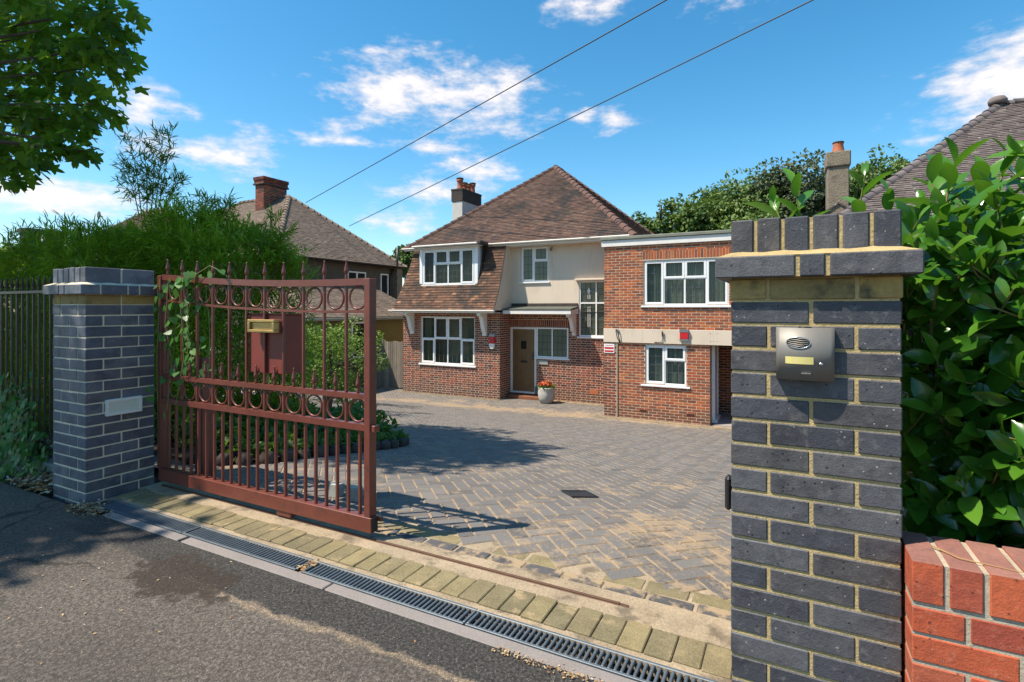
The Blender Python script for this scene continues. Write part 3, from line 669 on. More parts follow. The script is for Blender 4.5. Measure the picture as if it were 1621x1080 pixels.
# ------------------------------------------------------------------ sliding gate
GY = 2.31
g = thing('sliding_gate', 'red brown steel gate with spear finials and rows of rings, half open', 'gate', (-3.1, GY, .04))
GX0, GX1 = -4.1, -2.078
def bar_x(i): return -2.281 - .1755 * i
mb = MB(); mb.box(GX0 - .0, GY - .03, .05, GX1 + .01, GY + .03, .136, .003); obj('bottom_beam', mb, 'gate_paint', g)
mb = MB(); mb.box(GX1 + .0102, GY - .024, .056, GX1 + .0112, GY + .024, .13); obj('beam_end', mb, 'dark_metal', g)
mb = MB(); mb.box(GX1 - .045, GY - .028, .1365, GX1, GY + .028, 1.478, .003); obj('post', mb, 'gate_paint', g)
mb = MB(); mb.box(GX0 - .02, GY - .028, .1365, GX0 + .025, GY + .028, 1.55, .003); obj('post', mb, 'gate_paint', g)
XL, XR = GX0 + .025, GX1 - .045
def topz(x): f = (x - XL) / (XR - XL); return 1.481 + .076 * (1 - f) ** 1.45 - .014 * math.sin(math.pi * f)
def rail(name, zf, h, dy, n=1):
    m = MB(); k = 24 if n > 1 else 1
    for i in range(k):
        a, b = XL + (XR - XL) * i / k, XL + (XR - XL) * (i + 1) / k; za, zb = zf(a), zf(b)
        v0 = [(a, GY - dy, za - h), (a, GY + dy, za - h), (a, GY + dy, za), (a, GY - dy, za)]; v1 = [(b, GY - dy, zb - h), (b, GY + dy, zb - h), (b, GY + dy, zb), (b, GY - dy, zb)]
        q = len(m.v); m.v += v0 + v1
        for j in range(4): m.face((q + j, q + 4 + j, q + 4 + (j + 1) % 4, q + (j + 1) % 4), 0, .5)
    return obj(name, m, 'gate_paint', g)
rail('top_rail', topz, .04, .02, 2)
ringz = lambda x: topz(x) - .182
rail('ring_rail', ringz, .015, .008, 2)
rail('middle_rail', lambda x: .823, .03, .02); rail('middle_rail', lambda x: .652, .036, .02)
mb = MB(); mb.box(XR + .0455, GY - .02, .615, XR + .075, GY + .02, .652, .003); obj('stop_lug', mb, 'gate_paint', g)
mb = MB(); mb.box(-2.85, GY - .022, .016, -2.72, GY + .022, .0495, .004); obj('roller_carriage', mb, 'gate_paint', g)
mb = MB(); mb.box(GX1 + .0, GY + .0305, .10, GX1 + .03, GY + .05, .125, .002); obj('end_bracket', mb, 'gate_paint', g)
def finial_mb(x, z, s=1.0):
    m = MB(); m.lathe([(.009 * s, 0), (.011 * s, .006 * s), (.0085 * s, .012 * s), (.0115 * s, .02 * s), (.007 * s, .03 * s), (.0075 * s, .035 * s), (.0165 * s, .052 * s), (.014 * s, .066 * s), (.006 * s, .108 * s), (.005 * s, .116 * s), (.0068 * s, .121 * s), (.005 * s, .128 * s), (.0001, .13 * s)], (x, GY, z), 10); return m
src = None
for i in range(11):
    x = bar_x(i) - .0
    if x < XL + .02: break
    m = MB(); m.box(x - .0085, GY - .0085, .823, x + .0085, GY + .0085, topz(x) - .038, .003); obj('upright', m, 'gate_paint', g)
    obj('finial', finial_mb(x, topz(x) - .001, .88), 'gate_paint', g)
    # short upright between the two middle rails
    if src is None:
        m = MB(); m.box(x - .0085, GY - .0085, .652, x + .0085, GY + .0085, .793, .002); src = obj('short_upright', m, 'gate_paint', g); sx = x
    else: again(src, g, (x - sx, 0, 0))
src = None
for i in range(23):
    x = -2.176 - .0877 * i
    if x < XL + .01: break
    if src is None:
        m = MB(); m.box(x - .009, GY - .009, .136, x + .009, GY + .009, .616, .003); src = obj('lower_bar', m, 'gate_paint', g); sx = x
    else: again(src, g, (x - sx, 0, 0))
src = None
for i in range(12):
    x = -2.191 - .1755 * i
    if x < XL + .02: break
    if src is None:
        m = finial_mb(x, .822, .92); src = obj('finial', m, 'gate_paint', g); sx = x
        m = MB(); m.torus((x, GY, .724), .064, .0065); rsrc = obj('ring', m, 'gate_paint', g)
    else: again(src, g, (x - sx, 0, 0)); again(rsrc, g, (x - sx, 0, 0))
    m = MB(); m.torus((x, GY, (topz(x) - .04 + ringz(x)) / 2), .064, .0065); obj('ring', m, 'gate_paint', g)
# a wire tie round one bar
# letter box on the gate
lb = thing('letter_box', 'dull red metal letter box with a brass slot, hung behind the gate bars', 'letter box', (-3.05, 2.5, .87))
mb = MB(); mb.box(-3.153, GY + .012, .889, -2.835, GY + .175, 1.268, .006); obj('body', mb, 'box_paint', lb)
mb = MB(); mb.obox((-3.16, GY + .011, 1.2685), (.332, 0, 0), (0, .172, -.004), (0, 0, .009), .002); obj('lid', mb, 'box_paint', lb)
mb = MB(); bx0, bx1, bz0, bz1, by = -3.075, -2.825, 1.156, 1.238, GY - .06
mb.box(bx0, by, bz0, bx1, by + .045, bz0 + .018, .003); mb.box(bx0, by, bz1 - .018, bx1, by + .045, bz1, .003); mb.box(bx0, by, bz0 + .018, bx0 + .022, by + .045, bz1 - .018, .003); mb.box(bx1 - .022, by, bz0 + .018, bx1, by + .045, bz1 - .018, .003)
obj('slot_surround', mb, 'brass', lb); mb = MB(); mb.box(bx0 + .022, by + .016, bz0 + .018, bx1 - .022, by + .045, bz1 - .018, .002); obj('flap', mb, 'brass', lb)
mb = MB(); mb.box(bx0 + .02, by + .045, bz0 + .01, bx1 - .02, GY + .012, bz1 - .01); obj('slot_throat', mb, 'box_paint', lb)
# red post behind the gate, grey guide blocks at its end
mb = MB(); mb.box(-4.02, 2.50, 0, -3.93, 2.59, .93, .004); p = obj('guide_post', mb, 'gate_paint'); tag(p, 'square red brown steel post standing just behind the gate', 'post')
mb = MB(); mb.box(-3.99, 2.497, .40, -3.965, 2.502, .47); obj('keyhole', mb, 'dark_metal', p)
for (x, lab) in ((-2.87, 'pale grey block behind the gate bars, the one farther from the gate end'), (-2.70, 'pale grey block behind the gate bars, the one nearer the gate end')):
    m = MB(); m.obox((x, 2.72, gz(2.75) - .01), (.1, .01, 0), (-.006, .06, 0), (0, .01, .095), .006); tag(obj('guide_block', m, 'pale_plastic'), lab, 'block', 'pale blocks behind the gate')
# iron fence left of the pillar
f = thing('iron_fence', 'dark iron railing with spear tops running left from the pillar', 'fence', (-7, 2.12, 0))
fx0, fx1, FY = -9.4, -4.66, 2.12
mb = MB(); mb.box(fx0, FY - .02, 1.43, fx1, FY + .02, 1.458, .003); obj('rail', mb, 'fence_metal', f)
mb = MB(); mb.box(fx0, FY - .02, .16, fx1, FY + .02, .19, .003); obj('rail', mb, 'fence_metal', f)
src = None
for i in range(48):
    x = fx1 - .06 - .098 * i
    if src is None:
        m = MB(); m.box(x - .008, FY - .008, .1, x + .008, FY + .008, 1.43, .002); src = obj('bar', m, 'fence_metal', f); sx = x
        m = MB(); m.lathe([(.007, 0), (.012, .01), (.008, .018), (.015, .034), (.006, .1), (.007, .108), (.0001, .116)], (x, FY, 1.458), 8); s2_ = obj('finial', m, 'fence_metal', f)
    else: again(src, f, (x - sx, 0, 0)); again(s2_, f, (x - sx, 0, 0))
mb = MB(); mb.box(-9.4, 2.04, -.05, -4.65, 2.2, .09, .01); tag(obj('fence_plinth', mb, 'green_concrete'), 'mossy concrete plinth under the iron railing', 'plinth')

# ------------------------------------------------------------------ house building blocks
def cut(x0, x1, z0, z1, holes):
    """rectangle minus holes, as rectangles"""
    out = [(x0, x1, z0, z1)]
    for (a, b, c, d) in holes:
        nxt = []
        for (p, q, r_, s_) in out:
            if b <= p or a >= q or d <= r_ or c >= s_: nxt.append((p, q, r_, s_)); continue
            if c > r_: nxt.append((p, q, r_, c))
            if d < s_: nxt.append((p, q, d, s_))
            if a > p: nxt.append((p, a, max(r_, c), min(s_, d)))
            if b < q: nxt.append((b, q, max(r_, c), min(s_, d)))
        out = nxt
    return out
def brick_wall(parent, O, u, W, z0, z1, holes, brick, bond='stretcher', soldier=(), rev=.1, phase=0.0, name='brick_wall'):
    """mortar sheet with reveals round its holes and every brick set 4 mm proud; holes and soldier in wall coordinates (x, x, z, z)"""
    O = Vector(O); u = Vector(u); n = u.cross(Vector((0, 0, 1))); mb = MB()
    P = lambda x, z, d=0: O + u * x + n * d + Vector((0, 0, z))
    for (a, b, c, d) in cut(0, W, z0, z1, holes): mb.quad(P(a, c), P(b, c), P(b, d), P(a, d), 0)
    for (a, b, c, d) in holes:
        a, b, c, d = max(a, 0), min(b, W), max(c, z0), min(d, z1)
        mb.quad(P(a, c), P(a, d), P(a, d, -rev), P(a, c, -rev), 0); mb.quad(P(b, d), P(b, c), P(b, c, -rev), P(b, d, -rev), 0)
        mb.quad(P(a, d), P(b, d), P(b, d, -rev), P(a, d, -rev), 0); mb.quad(P(b, c), P(a, c), P(a, c, -rev), P(b, c, -rev), 0)
    def brickq(a, b, c, d, r, pr=.005):
        k = len(mb.v); e = .003
        for (q, dep) in ((0, .0002), (e, pr)):
            for (x, z) in ((a + q, c + q), (b - q, c + q), (b - q, d - q), (a + q, d - q)): mb.v.append(tuple(P(x, z, dep)))
        mb.face((k + 4, k + 5, k + 6, k + 7), 1, r)
        for q in range(4): mb.face((k + q, k + (q + 1) % 4, k + 4 + (q + 1) % 4, k + 4 + q), 1, r)
    avoid = list(holes) + [(a - .004, b + .004, c - .004, d + .004) for a, b, c, d in soldier]
    zc = z0; row = 0
    while zc < z1 - .02:
        zt = min(zc + .0595, z1)
        seq = [.215] if bond == 'stretcher' else [.215, .1025]
        x = -phase - (.1125 if row % 2 else 0) if bond == 'stretcher' else -phase - (.169 if row % 2 else 0); i = 0
        while x < W:
            L = seq[i % len(seq)]; i += 1
            r = random.random()
            if bond == 'flemish': r = r * .45 + (.0 if L < .2 else .5)
            if bond == 'flemish' and random.random() < .25: r = random.random()
            for (a, b, c, d) in cut(max(x, 0), min(x + L, W), zc, zt, avoid) if min(x + L, W) > max(x, 0) else []:
                if b - a > .02 and d - c > .02: brickq(a, b - .004, c, d, r, random.uniform(.003, .006))
            x += L + .01
        zc += .075; row += 1
    for (a, b, c, d) in soldier:
        x = a
        while x < b - .03: brickq(x, min(x + .065, b), c, d, random.random()); x += .075
    return obj(name, mb, ['house_mortar', brick], parent)
def plain_wall(parent, O, u, W, z0, z1, holes, mat, rev=.1, name='rendered_wall'):
    O = Vector(O); u = Vector(u); n = u.cross(Vector((0, 0, 1))); mb = MB()
    P = lambda x, z, d=0: O + u * x + n * d + Vector((0, 0, z))
    for (a, b, c, d) in cut(0, W, z0, z1, holes): mb.quad(P(a, c), P(b, c), P(b, d), P(a, d), 0)
    for (a, b, c, d) in holes:
        mb.quad(P(a, c), P(a, d), P(a, d, -rev), P(a, c, -rev)); mb.quad(P(b, d), P(b, c), P(b, c, -rev), P(b, d, -rev))
        mb.quad(P(a, d), P(b, d), P(b, d, -rev), P(a, d, -rev)); mb.quad(P(b, c), P(a, c), P(a, c, -rev), P(b, c, -rev))
    return obj(name, mb, mat, parent)
def window(parent, O, u, x0, x1, z0, z1, cols, sill=.05, inset=.045, fr=.05, leads=(3, 4), cur='curtain', cover=1.0, sillx=.06, lead_w=.011):
    """framed casement: cols = [(width share, [(height share, opens), ... from the bottom])]; children pane, sill, room, curtain"""
    O = Vector(O); u = Vector(u); n = u.cross(Vector((0, 0, 1)))
    P = lambda x, z, d=0: O + u * x + n * d + Vector((0, 0, z))
    fm, gm, lm = MB(), MB(), MB()
    def bar(m, a, b, c, d, d0, d1, ch=.003):
        m.obox(P(a, c, d0), u * (b - a), -n * (d0 - d1) if False else -n * (d0 - d1), Vector((0, 0, d - c)), ch)
    f0 = -inset; f1 = f0 - .06
    bar(fm, x0, x1, z0, z0 + fr, f0, f1); bar(fm, x0, x1, z1 - fr, z1, f0, f1)
    bar(fm, x0, x0 + fr, z0 + fr, z1 - fr, f0, f1); bar(fm, x1 - fr, x1, z0 + fr, z1 - fr, f0, f1)
    tot = sum(c[0] for c in cols); xa = x0 + fr; Wd = x1 - x0 - 2 * fr; mull = .045
    for ci, (sh, lights) in enumerate(cols):
        xb = xa + Wd * sh / tot; th = sum(l[0] for l in lights); za = z0 + fr; Hd = z1 - z0 - 2 * fr
        ca, cb = xa + (mull / 2 if ci else 0), xb - (mull / 2 if ci < len(cols) - 1 else 0)
        if ci < len(cols) - 1: bar(fm, xb - mull / 2, xb + mull / 2, z0 + fr, z1 - fr, f0, f1)
        for li, (lh, op) in enumerate(lights):
            zb = za + Hd * lh / th
            la, lb_ = za + (mull / 2 if li else 0), zb - (mull / 2 if li < len(lights) - 1 else 0)
            if li < len(lights) - 1: bar(fm, ca, cb, zb - mull / 2, zb + mull / 2, f0, f1)
            sw, so = (.05, f0 + .018) if op else (.012, f0 - .012)
            e = .004 if op else 0
            if op:
                bar(fm, ca - .02, cb + .02, la - .02, la + sw - .01, so, f0 - .03, .006); bar(fm, ca - .02, cb + .02, lb_ - sw + .01, lb_ + .02, so, f0 - .03, .006)
                bar(fm, ca - .02, ca + sw - .01, la + sw - .01, lb_ - sw + .01, so, f0 - .03, .006); bar(fm, cb - sw + .01, cb + .02, la + sw - .01, lb_ - sw + .01, so, f0 - .03, .006)
                ga, gb, gc, gd = ca + sw - .01, cb - sw + .01, la + sw - .01, lb_ - sw + .01
            else: ga, gb, gc, gd = ca, cb, la, lb_
            gp = f0 - .022
            gm.quad(P(ga, gc, gp), P(gb, gc, gp), P(gb, gd, gp), P(ga, gd, gp))
            if leads:
                nx = max(1, round((gb - ga) / .17)); nz = max(1, round((gd - gc) / .24)); lw = lead_w / 2
                for i in range(1, nx): xx = ga + (gb - ga) * i / nx; lm.obox(P(xx - lw, gc, gp + .003), u * lw * 2, -n * .002, Vector((0, 0, gd - gc)))
                for i in range(1, nz): zz = gc + (gd - gc) * i / nz; lm.obox(P(ga, zz - lw, gp + .0032), u * (gb - ga), -n * .002, Vector((0, 0, lw * 2)))
            za = zb
        xa = xb
    wdw = obj('window', fm, 'white_upvc', parent)
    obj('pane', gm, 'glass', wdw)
    if lm.f: obj('leading', lm, 'cames', wdw)
    if sill:
        sm = MB(); sm.obox(P(x0 - sillx, z0 - sill, .05), u * (x1 - x0 + 2 * sillx), -n * (.05 + inset + .02), Vector((0, 0, sill - .002)), .006); obj('sill', sm, 'white_upvc', wdw)
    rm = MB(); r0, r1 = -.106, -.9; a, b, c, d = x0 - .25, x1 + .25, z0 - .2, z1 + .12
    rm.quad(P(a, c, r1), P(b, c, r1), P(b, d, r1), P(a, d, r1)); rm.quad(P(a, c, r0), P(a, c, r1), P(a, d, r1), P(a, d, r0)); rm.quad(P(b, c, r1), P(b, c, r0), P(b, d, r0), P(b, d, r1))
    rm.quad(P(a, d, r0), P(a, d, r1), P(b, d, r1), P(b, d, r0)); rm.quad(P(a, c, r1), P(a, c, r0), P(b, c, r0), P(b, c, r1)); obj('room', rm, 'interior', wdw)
    if cur:
        cm = MB(); spans = [(x0, x1)] if cover >= 1 else [(x0, x0 + (x1 - x0) * cover / 2), (x1 - (x1 - x0) * cover / 2, x1)]
        for (a, b) in spans:
            k = max(6, int((b - a) / .03)); pp = []
            for i in range(k + 1): xx = a + (b - a) * i / k; pp.append((xx, -.17 + .018 * math.sin(xx * 37) + .01 * math.sin(xx * 91 + 1)))
            for i in range(k): cm.quad(P(pp[i][0], z0, pp[i][1]), P(pp[i + 1][0], z0, pp[i + 1][1]), P(pp[i + 1][0], z1, pp[i + 1][1]), P(pp[i][0], z1, pp[i][1]))
        obj('curtain', cm, cur, wdw)
    return wdw
def tiles(mb, A, B, up, length, Lf, Rf, wt=.165, ga=.1, jit=1.0):
    """plain tiles on the plane with eave A-B; Lf, Rf(t): limits along the eave at slope distance t"""
    A, B, up = Vector(A), Vector(B), Vector(up).normalized(); e = (B - A).normalized(); n = e.cross(up).normalized()
    rows = int(length / ga)
    for r_ in range(rows + 1):
        t = r_ * ga; l, r = Lf(t), Rf(t); t1 = min(t + ga * 1.12, length)
        if r - l < .05: continue
        x = l - random.uniform(0, wt)
        if r_ % 2: x -= wt / 2
        while x < r:
            a, b = max(x, l) + .0015, min(x + wt, r) - .0015; x += wt
            if b - a < .02: continue
            h0 = .02 + random.uniform(-.004, .006) * jit; h1 = .003; sk = random.uniform(-.004, .004) * jit
            k = len(mb.v); q = random.random()
            mb.v += [tuple(A + e * a + up * (t + sk) + n * h0), tuple(A + e * b + up * (t - sk) + n * (h0 + random.uniform(-.003, .003) * jit)), tuple(A + e * b + up * t1 + n * h1), tuple(A + e * a + up * t1 + n * h1), tuple(A + e * a + up * (t + sk) - n * .0), tuple(A + e * b + up * (t - sk) - n * .0)]
            mb.face((k, k + 1, k + 2, k + 3), 0, q); mb.face((k + 4, k + 5, k + 1, k), 0, q)
            mb.face((k + 4, k, k + 3), 0, q); mb.face((k + 1, k + 5, k + 2), 0, q)
def hips(mb, p0, p1, r=.12, seg=.32):
    """overlapping half round tiles from the bottom p0 to the top p1"""
    p0, p1 = Vector(p0), Vector(p1); L = (p1 - p0).length; d = (p1 - p0) / L; side = d.cross(Vector((0, 0, 1))).normalized(); up = side.cross(d)
    k = int(L / seg) + 1; seg = L / k
    for i in range(k):
        a = p0 + d * (seg * i - .02); b = p0 + d * (seg * (i + 1) + .02); q = random.random(); k0 = len(mb.v); n = 9
        for (c, rr, lift) in ((a, r * 1.06, .02), (b, r * .94, 0.0)):
            for j in range(n):
                t = math.pi * j / (n - 1) - 0.0; c2 = c + up * (lift - r * .45)
                mb.v.append(tuple(c2 + side * rr * math.cos(t) + up * rr * math.sin(t)))
        for j in range(n - 1): mb.face((k0 + j, k0 + j + 1, k0 + n + j + 1, k0 + n + j), 0, q, True)
        mb.face(tuple(k0 + j for j in range(n)), 0, q)
def hip_roof(parent, x0, x1, y0, y1, ze, pitch_h, ridge, tile, hip, name='roof', jit=1.0, faces='flrb'):
    """hipped roof over x0..x1, y0..y1 from eave ze; ridge ((x,y),(x,y)) at height ze + pitch_h"""
    (ax, ay), (bx, by) = ridge; zr = ze + pitch_h; mb = MB(); und = MB()
    Cn = [(x0, y0, ze), (x1, y0, ze), (x1, y1, ze), (x0, y1, ze)]; Ra, Rb = (ax, ay, zr), (bx, by, zr)
    if abs(ay - by) > abs(ax - bx) or (ax == bx):    # ridge front to back: Ra front, Rb back
        planes = {'f': (Cn[0], Cn[1], Ra, Ra), 'r': (Cn[1], Cn[2], Rb, Ra), 'b': (Cn[2], Cn[3], Rb, Rb), 'l': (Cn[3], Cn[0], Ra, Rb)}
        hl = [(Cn[0], Ra), (Cn[1], Ra), (Cn[2], Rb), (Cn[3], Rb)]
    else:                                            # ridge along x: Ra left, Rb right
        planes = {'f': (Cn[0], Cn[1], Rb, Ra), 'r': (Cn[1], Cn[2], Rb, Rb), 'b': (Cn[2], Cn[3], Ra, Rb), 'l': (Cn[3], Cn[0], Ra, Ra)}
        hl = [(Cn[0], Ra), (Cn[1], Rb), (Cn[2], Rb), (Cn[3], Ra)]
    for key, (A, B, C_, D) in planes.items():
        A, B, C_, D = map(Vector, (A, B, C_, D)); e = (B - A).normalized(); m_ = D - A; up = m_ - e * m_.dot(e); L = up.length; up.normalize()
        wA = (D - A).dot(e); wB = (C_ - A).dot(e); W_ = (B - A).length
        if (C_ - D).length < 1e-4: und.poly([A, B, C_])
        else: und.poly([A, B, C_, D])
        if key in faces: tiles(mb, A, B, up, L, lambda t: wA * t / L, lambda t: W_ + (wB - W_) * t / L, jit=jit)
    und.poly([Cn[3], Cn[2], Cn[1], Cn[0]])
    for i in range(len(und.f)): und.mi[i] = 1
    k = len(mb.v); mb.v += und.v
    for f_, mi, r_ in zip(und.f, und.mi, und.r): mb.face(tuple(i + k for i in f_), mi, r_)
    rf = obj(name, mb, [tile, 'dark_wood'], parent)
    hm = MB()
    for a, b in hl: hips(hm, a, b)
    if (Vector(Ra) - Vector(Rb)).length > .2: hips(hm, Ra, Rb)
    obj('ridge_tiles', hm, hip, rf)
    return rf
def gutter(mb, a, b, r=.06):
    """half round gutter from a to b"""
    a, b = Vector(a), Vector(b); d = (b - a).normalized(); s = d.cross(Vector((0, 0, 1))).normalized(); k = len(mb.v); n = 7
    for p in (a, b):
        for rr in (r, r * .85):
            for j in range(n): t = math.pi + math.pi * j / (n - 1); mb.v.append(tuple(p + s * rr * math.cos(t) + Vector((0, 0, rr * math.sin(t)))))
    for j in range(n - 1):
        mb.face((k + j, k + 2 * n + j, k + 2 * n + j + 1, k + j + 1), 0, .5, True); mb.face((k + n + j + 1, k + 3 * n + j + 1, k + 3 * n + j, k + n + j), 0, .5, True)
    mb.face((k, k + n, k + 3 * n, k + 2 * n), 0, .5); mb.face((k + n - 1, k + 3 * n - 1, k + 4 * n - 1, k + 2 * n - 1), 0, .5)
    for q in (k, k + 2 * n): mb.face(tuple(q + j for j in range(n)), 0, .5)

# ------------------------------------------------------------------ the house
GH = -1.71
H = thing('brick_house', 'detached red brick house with hipped tile roof, dormer window and flat roofed side extension', 'house', (-8.4, 15.4, GH))
BX0, BX1, BY, DY, AY = -12.47, -8.46, 15.44, 16.2, 14.5
AX0, AX1 = -4.60, -.4
UX, UY = (1, 0, 0), (0, 1, 0)
# bay: Flemish bond brick
bw_hole = (-11.68 - BX0, -9.42 - BX0, -.65, 1.02)
brick_wall(H, (BX0, BY, 0), UX, BX1 - BX0, GH - .05, 1.16, [bw_hole], 'bay_brick', 'flemish')
brick_wall(H, (BX1, BY, 0), UY, DY - BY, GH - .05, 1.16, [], 'bay_brick', 'flemish', phase=.1)
window(H, (BX0, BY, 0), UX, *bw_hole, [(1, [(1.15, True), (1, False)]), (1.05, [(1.15, False), (1, True)]), (1.05, [(1.15, False), (1, True)]), (1, [(1.15, True), (1, False)])], cur='gold_curtain', cover=.34)
# entrance wall: brick below, cream render above
door_h = (.0, .98, GH, .67); side_h = (.98, 2.12, -.33, .67); tall_h = (2.49, 3.86, .40, 2.18); w1_h = (.40, 1.42, 2.19, 3.38)
brick_wall(H, (BX1, DY, 0), UX, AX0 - BX1, GH - .05, 1.32, [door_h, side_h, (2.49, 3.86, .40, 1.4)], 'bay_brick', 'flemish', soldier=[(0, 2.2, .70, .92)])
plain_wall(H, (BX1, DY - .02, 0), UX, AX0 - BX1, 1.30, 3.5, [(2.49, 3.86, 1.2, 2.18), w1_h], 'render')
window(H, (BX1, DY - .02, 0), UX, *w1_h, [(1, [(1, True)]), (1.1, [(1.45, False), (1, True)])], cur=None, cover=.2)
window(H, (BX1, DY, 0), UX, *tall_h, [(1.35, [(1.55, False), (1, False)]), (.75, [(1.55, False), (1, False)]), (1.2, [(1.55, False), (1, False)])], cur=None, inset=.0, lead_w=.016)
# leaded flower motif in the tall window
mb = MB(); xm = BX1 + 2.81; yy = DY + .012
mb.box(xm - .035, yy, .72, xm - .018, yy + .004, 1.36); mb.box(xm + .03, yy, .72, xm + .047, yy + .004, 1.36); mb.box(xm - .035, yy, 1.6, xm - .02, yy + .004, 1.74); mb.box(xm + .028, yy, 1.6, xm + .043, yy + .004, 1.74)
mb.prism([(-.06, 1.85), (0, 1.76), (.06, 1.85), (0, 1.98)], (xm, yy, 0), (1, 0, 0), (0, 0, 1), (0, .004, 0)); obj('leaded_motif', mb, 'white_paint', H)
mb = MB(); mb.box(-6.07, DY - .16, 2.19, AX0 - .01, DY - .021, 2.25, .01); obj('window_hood', mb, 'render', H)
window(H, (BX1, DY, 0), UX, *side_h, [(1, [(1, False)]), (1, [(1, False)])], inset=.0, leads=(2, 3), cur='curtain', cover=1)
# front door
mb = MB(); X0 = BX1 + .005
mb.box(X0, DY - .0, -1.50, X0 + .075, DY + .07, .669, .004); mb.box(X0 + .90, DY - .0, -1.50, X0 + .972, DY + .07, .669, .004); mb.box(X0 + .075, DY, .6, X0 + .90, DY + .07, .669, .004); mb.box(X0 + .0, DY - .02, -1.56, X0 + .972, DY + .07, -1.50, .004)
dfr = obj('door_frame', mb, 'white_paint', H)
mb = MB(); mb.box(X0, DY - .012, GH, X0 + .975, DY + .06, -1.565, .004); obj('threshold_riser', mb, 'bay_brick', dfr)
mb = MB(); nb = 5; dw = (.90 - .075) / nb
for i in range(nb): mb.box(X0 + .076 + dw * i, DY + .032, -1.5, X0 + .074 + dw * (i + 1), DY + .06, .6, .004)
mb.box(X0 + .076, DY + .024, -1.5, X0 + .9, DY + .033, -1.32, .003); mb.box(X0 + .076, DY + .024, -1.32, X0 + .17, DY + .033, .6, .003); mb.box(X0 + .805, DY + .024, -1.32, X0 + .9, DY + .033, .6, .003)
arch = [(.17, .6), (.17, .36)] + [(.4875 + .3175 * math.cos(math.pi - math.pi * i / 10), .36 + .14 * math.sin(math.pi * i / 10)) for i in range(1, 10)] + [(.805, .36), (.805, .6)]
mb.prism(arch, (X0, DY + .024, 0), (1, 0, 0), (0, 0, 1), (0, .008, 0)); dr = obj('door', mb, 'oak', H)
mb = MB(); mb.box(X0 + .39, DY + .018, -.07, X0 + .59, DY + .033, .2, .003); obj('door_light', mb, 'interior', dr)
mb = MB(); mb.box(X0 + .38, DY + .016, -.53, X0 + .62, DY + .032, -.46, .003); obj('letter_plate', mb, 'dark_metal', dr)
mb = MB(); mb.tube([(X0 + .86, DY + .03, -.42), (X0 + .86, DY - .03, -.40), (X0 + .86, DY - .03, -.2), (X0 + .86, DY + .03, -.18)], .012, 6); obj('handle', mb, 'dark_metal', dr)
mb = MB(); mb.box(BX1 + .012, DY - .33, GH - .02, -7.2, DY - .013, -1.60, .012); obj('door_step', mb, 'annex_brick', H)
mb = MB(); mb.box(-7.43, DY - .03, -.56, -7.05, DY - .007, -.42, .004); tag(obj('number_plaque', mb, 'pale_plastic'), 'small pale stone plaque on the brickwork under the window beside the door', 'plaque')
mb = MB(); mb.tube([(-7.46, DY - .05, GH), (-7.46, DY - .05, -1.3)], .05, 10); obj('boot_scraper_pipe', mb, 'galv', H)
# canopy over the door
mb = MB(); CX0, CX1, CY = -8.40, -5.98, 15.50
mb.prism([(CY, 1.24), (DY - .03, 1.31), (DY - .03, 1.37), (CY, 1.29)], (CX0, 0, 0), (0, 1, 0), (0, 0, 1), (CX1 - CX0, 0, 0)); cp = obj('canopy', mb, 'dark_felt', H)
mb = MB(); mb.box(CX0 + .01, CY + .01, 1.12, CX1 - .01, CY + .035, 1.238, .003); mb.prism([(CY + .036, 1.12), (DY - .01, 1.12), (DY - .01, 1.305), (CY + .036, 1.238)], (CX1 - .035, 0, 0), (0, 1, 0), (0, 0, 1), (.025, 0, 0)); mb.box(CX0 + .01, CY + .036, 1.13, CX1 - .036, DY - .01, 1.145); obj('fascia', mb, 'white_paint', cp)
mb = MB(); mb.box(CX0, DY - .05, 1.375, CX1 - .02, DY - .022, 1.47, .006); obj('flashing', mb, 'dark_band', cp)
def bracket(x, y0, y1, z0, z1, w=.12):
    """scrolled bracket against a wall at y1, reaching out to y0 under z1"""
    pts = [(y1, z0), (y1, z1), (y0, z1), (y0, z1 - .07)]; D = y1 - y0
    for i in range(1, 10):
        t = i / 10; pts.append((y0 + D * (.08 + .62 * t ** .55) if t < 1 else y1, z1 - .07 - (z1 - .07 - z0 - .12) * t + .02 * math.sin(t * math.pi * 2)))
    pts += [(y1 - .09, z0 + .1), (y1 - .11, z0 + .03), (y1 - .07, z0)]
    m = MB(); m.prism(pts, (x - w / 2, 0, 0), (0, 1, 0), (0, 0, 1), (w, 0, 0)); return m
obj('bracket', bracket(-6.12, 15.58, DY - .006, .42, 1.115), 'white_paint', H)
for x in (-12.02, -9.0): obj('bracket', bracket(x, 14.98, BY - .006, .38, 1.14, .14), 'white_paint', H)
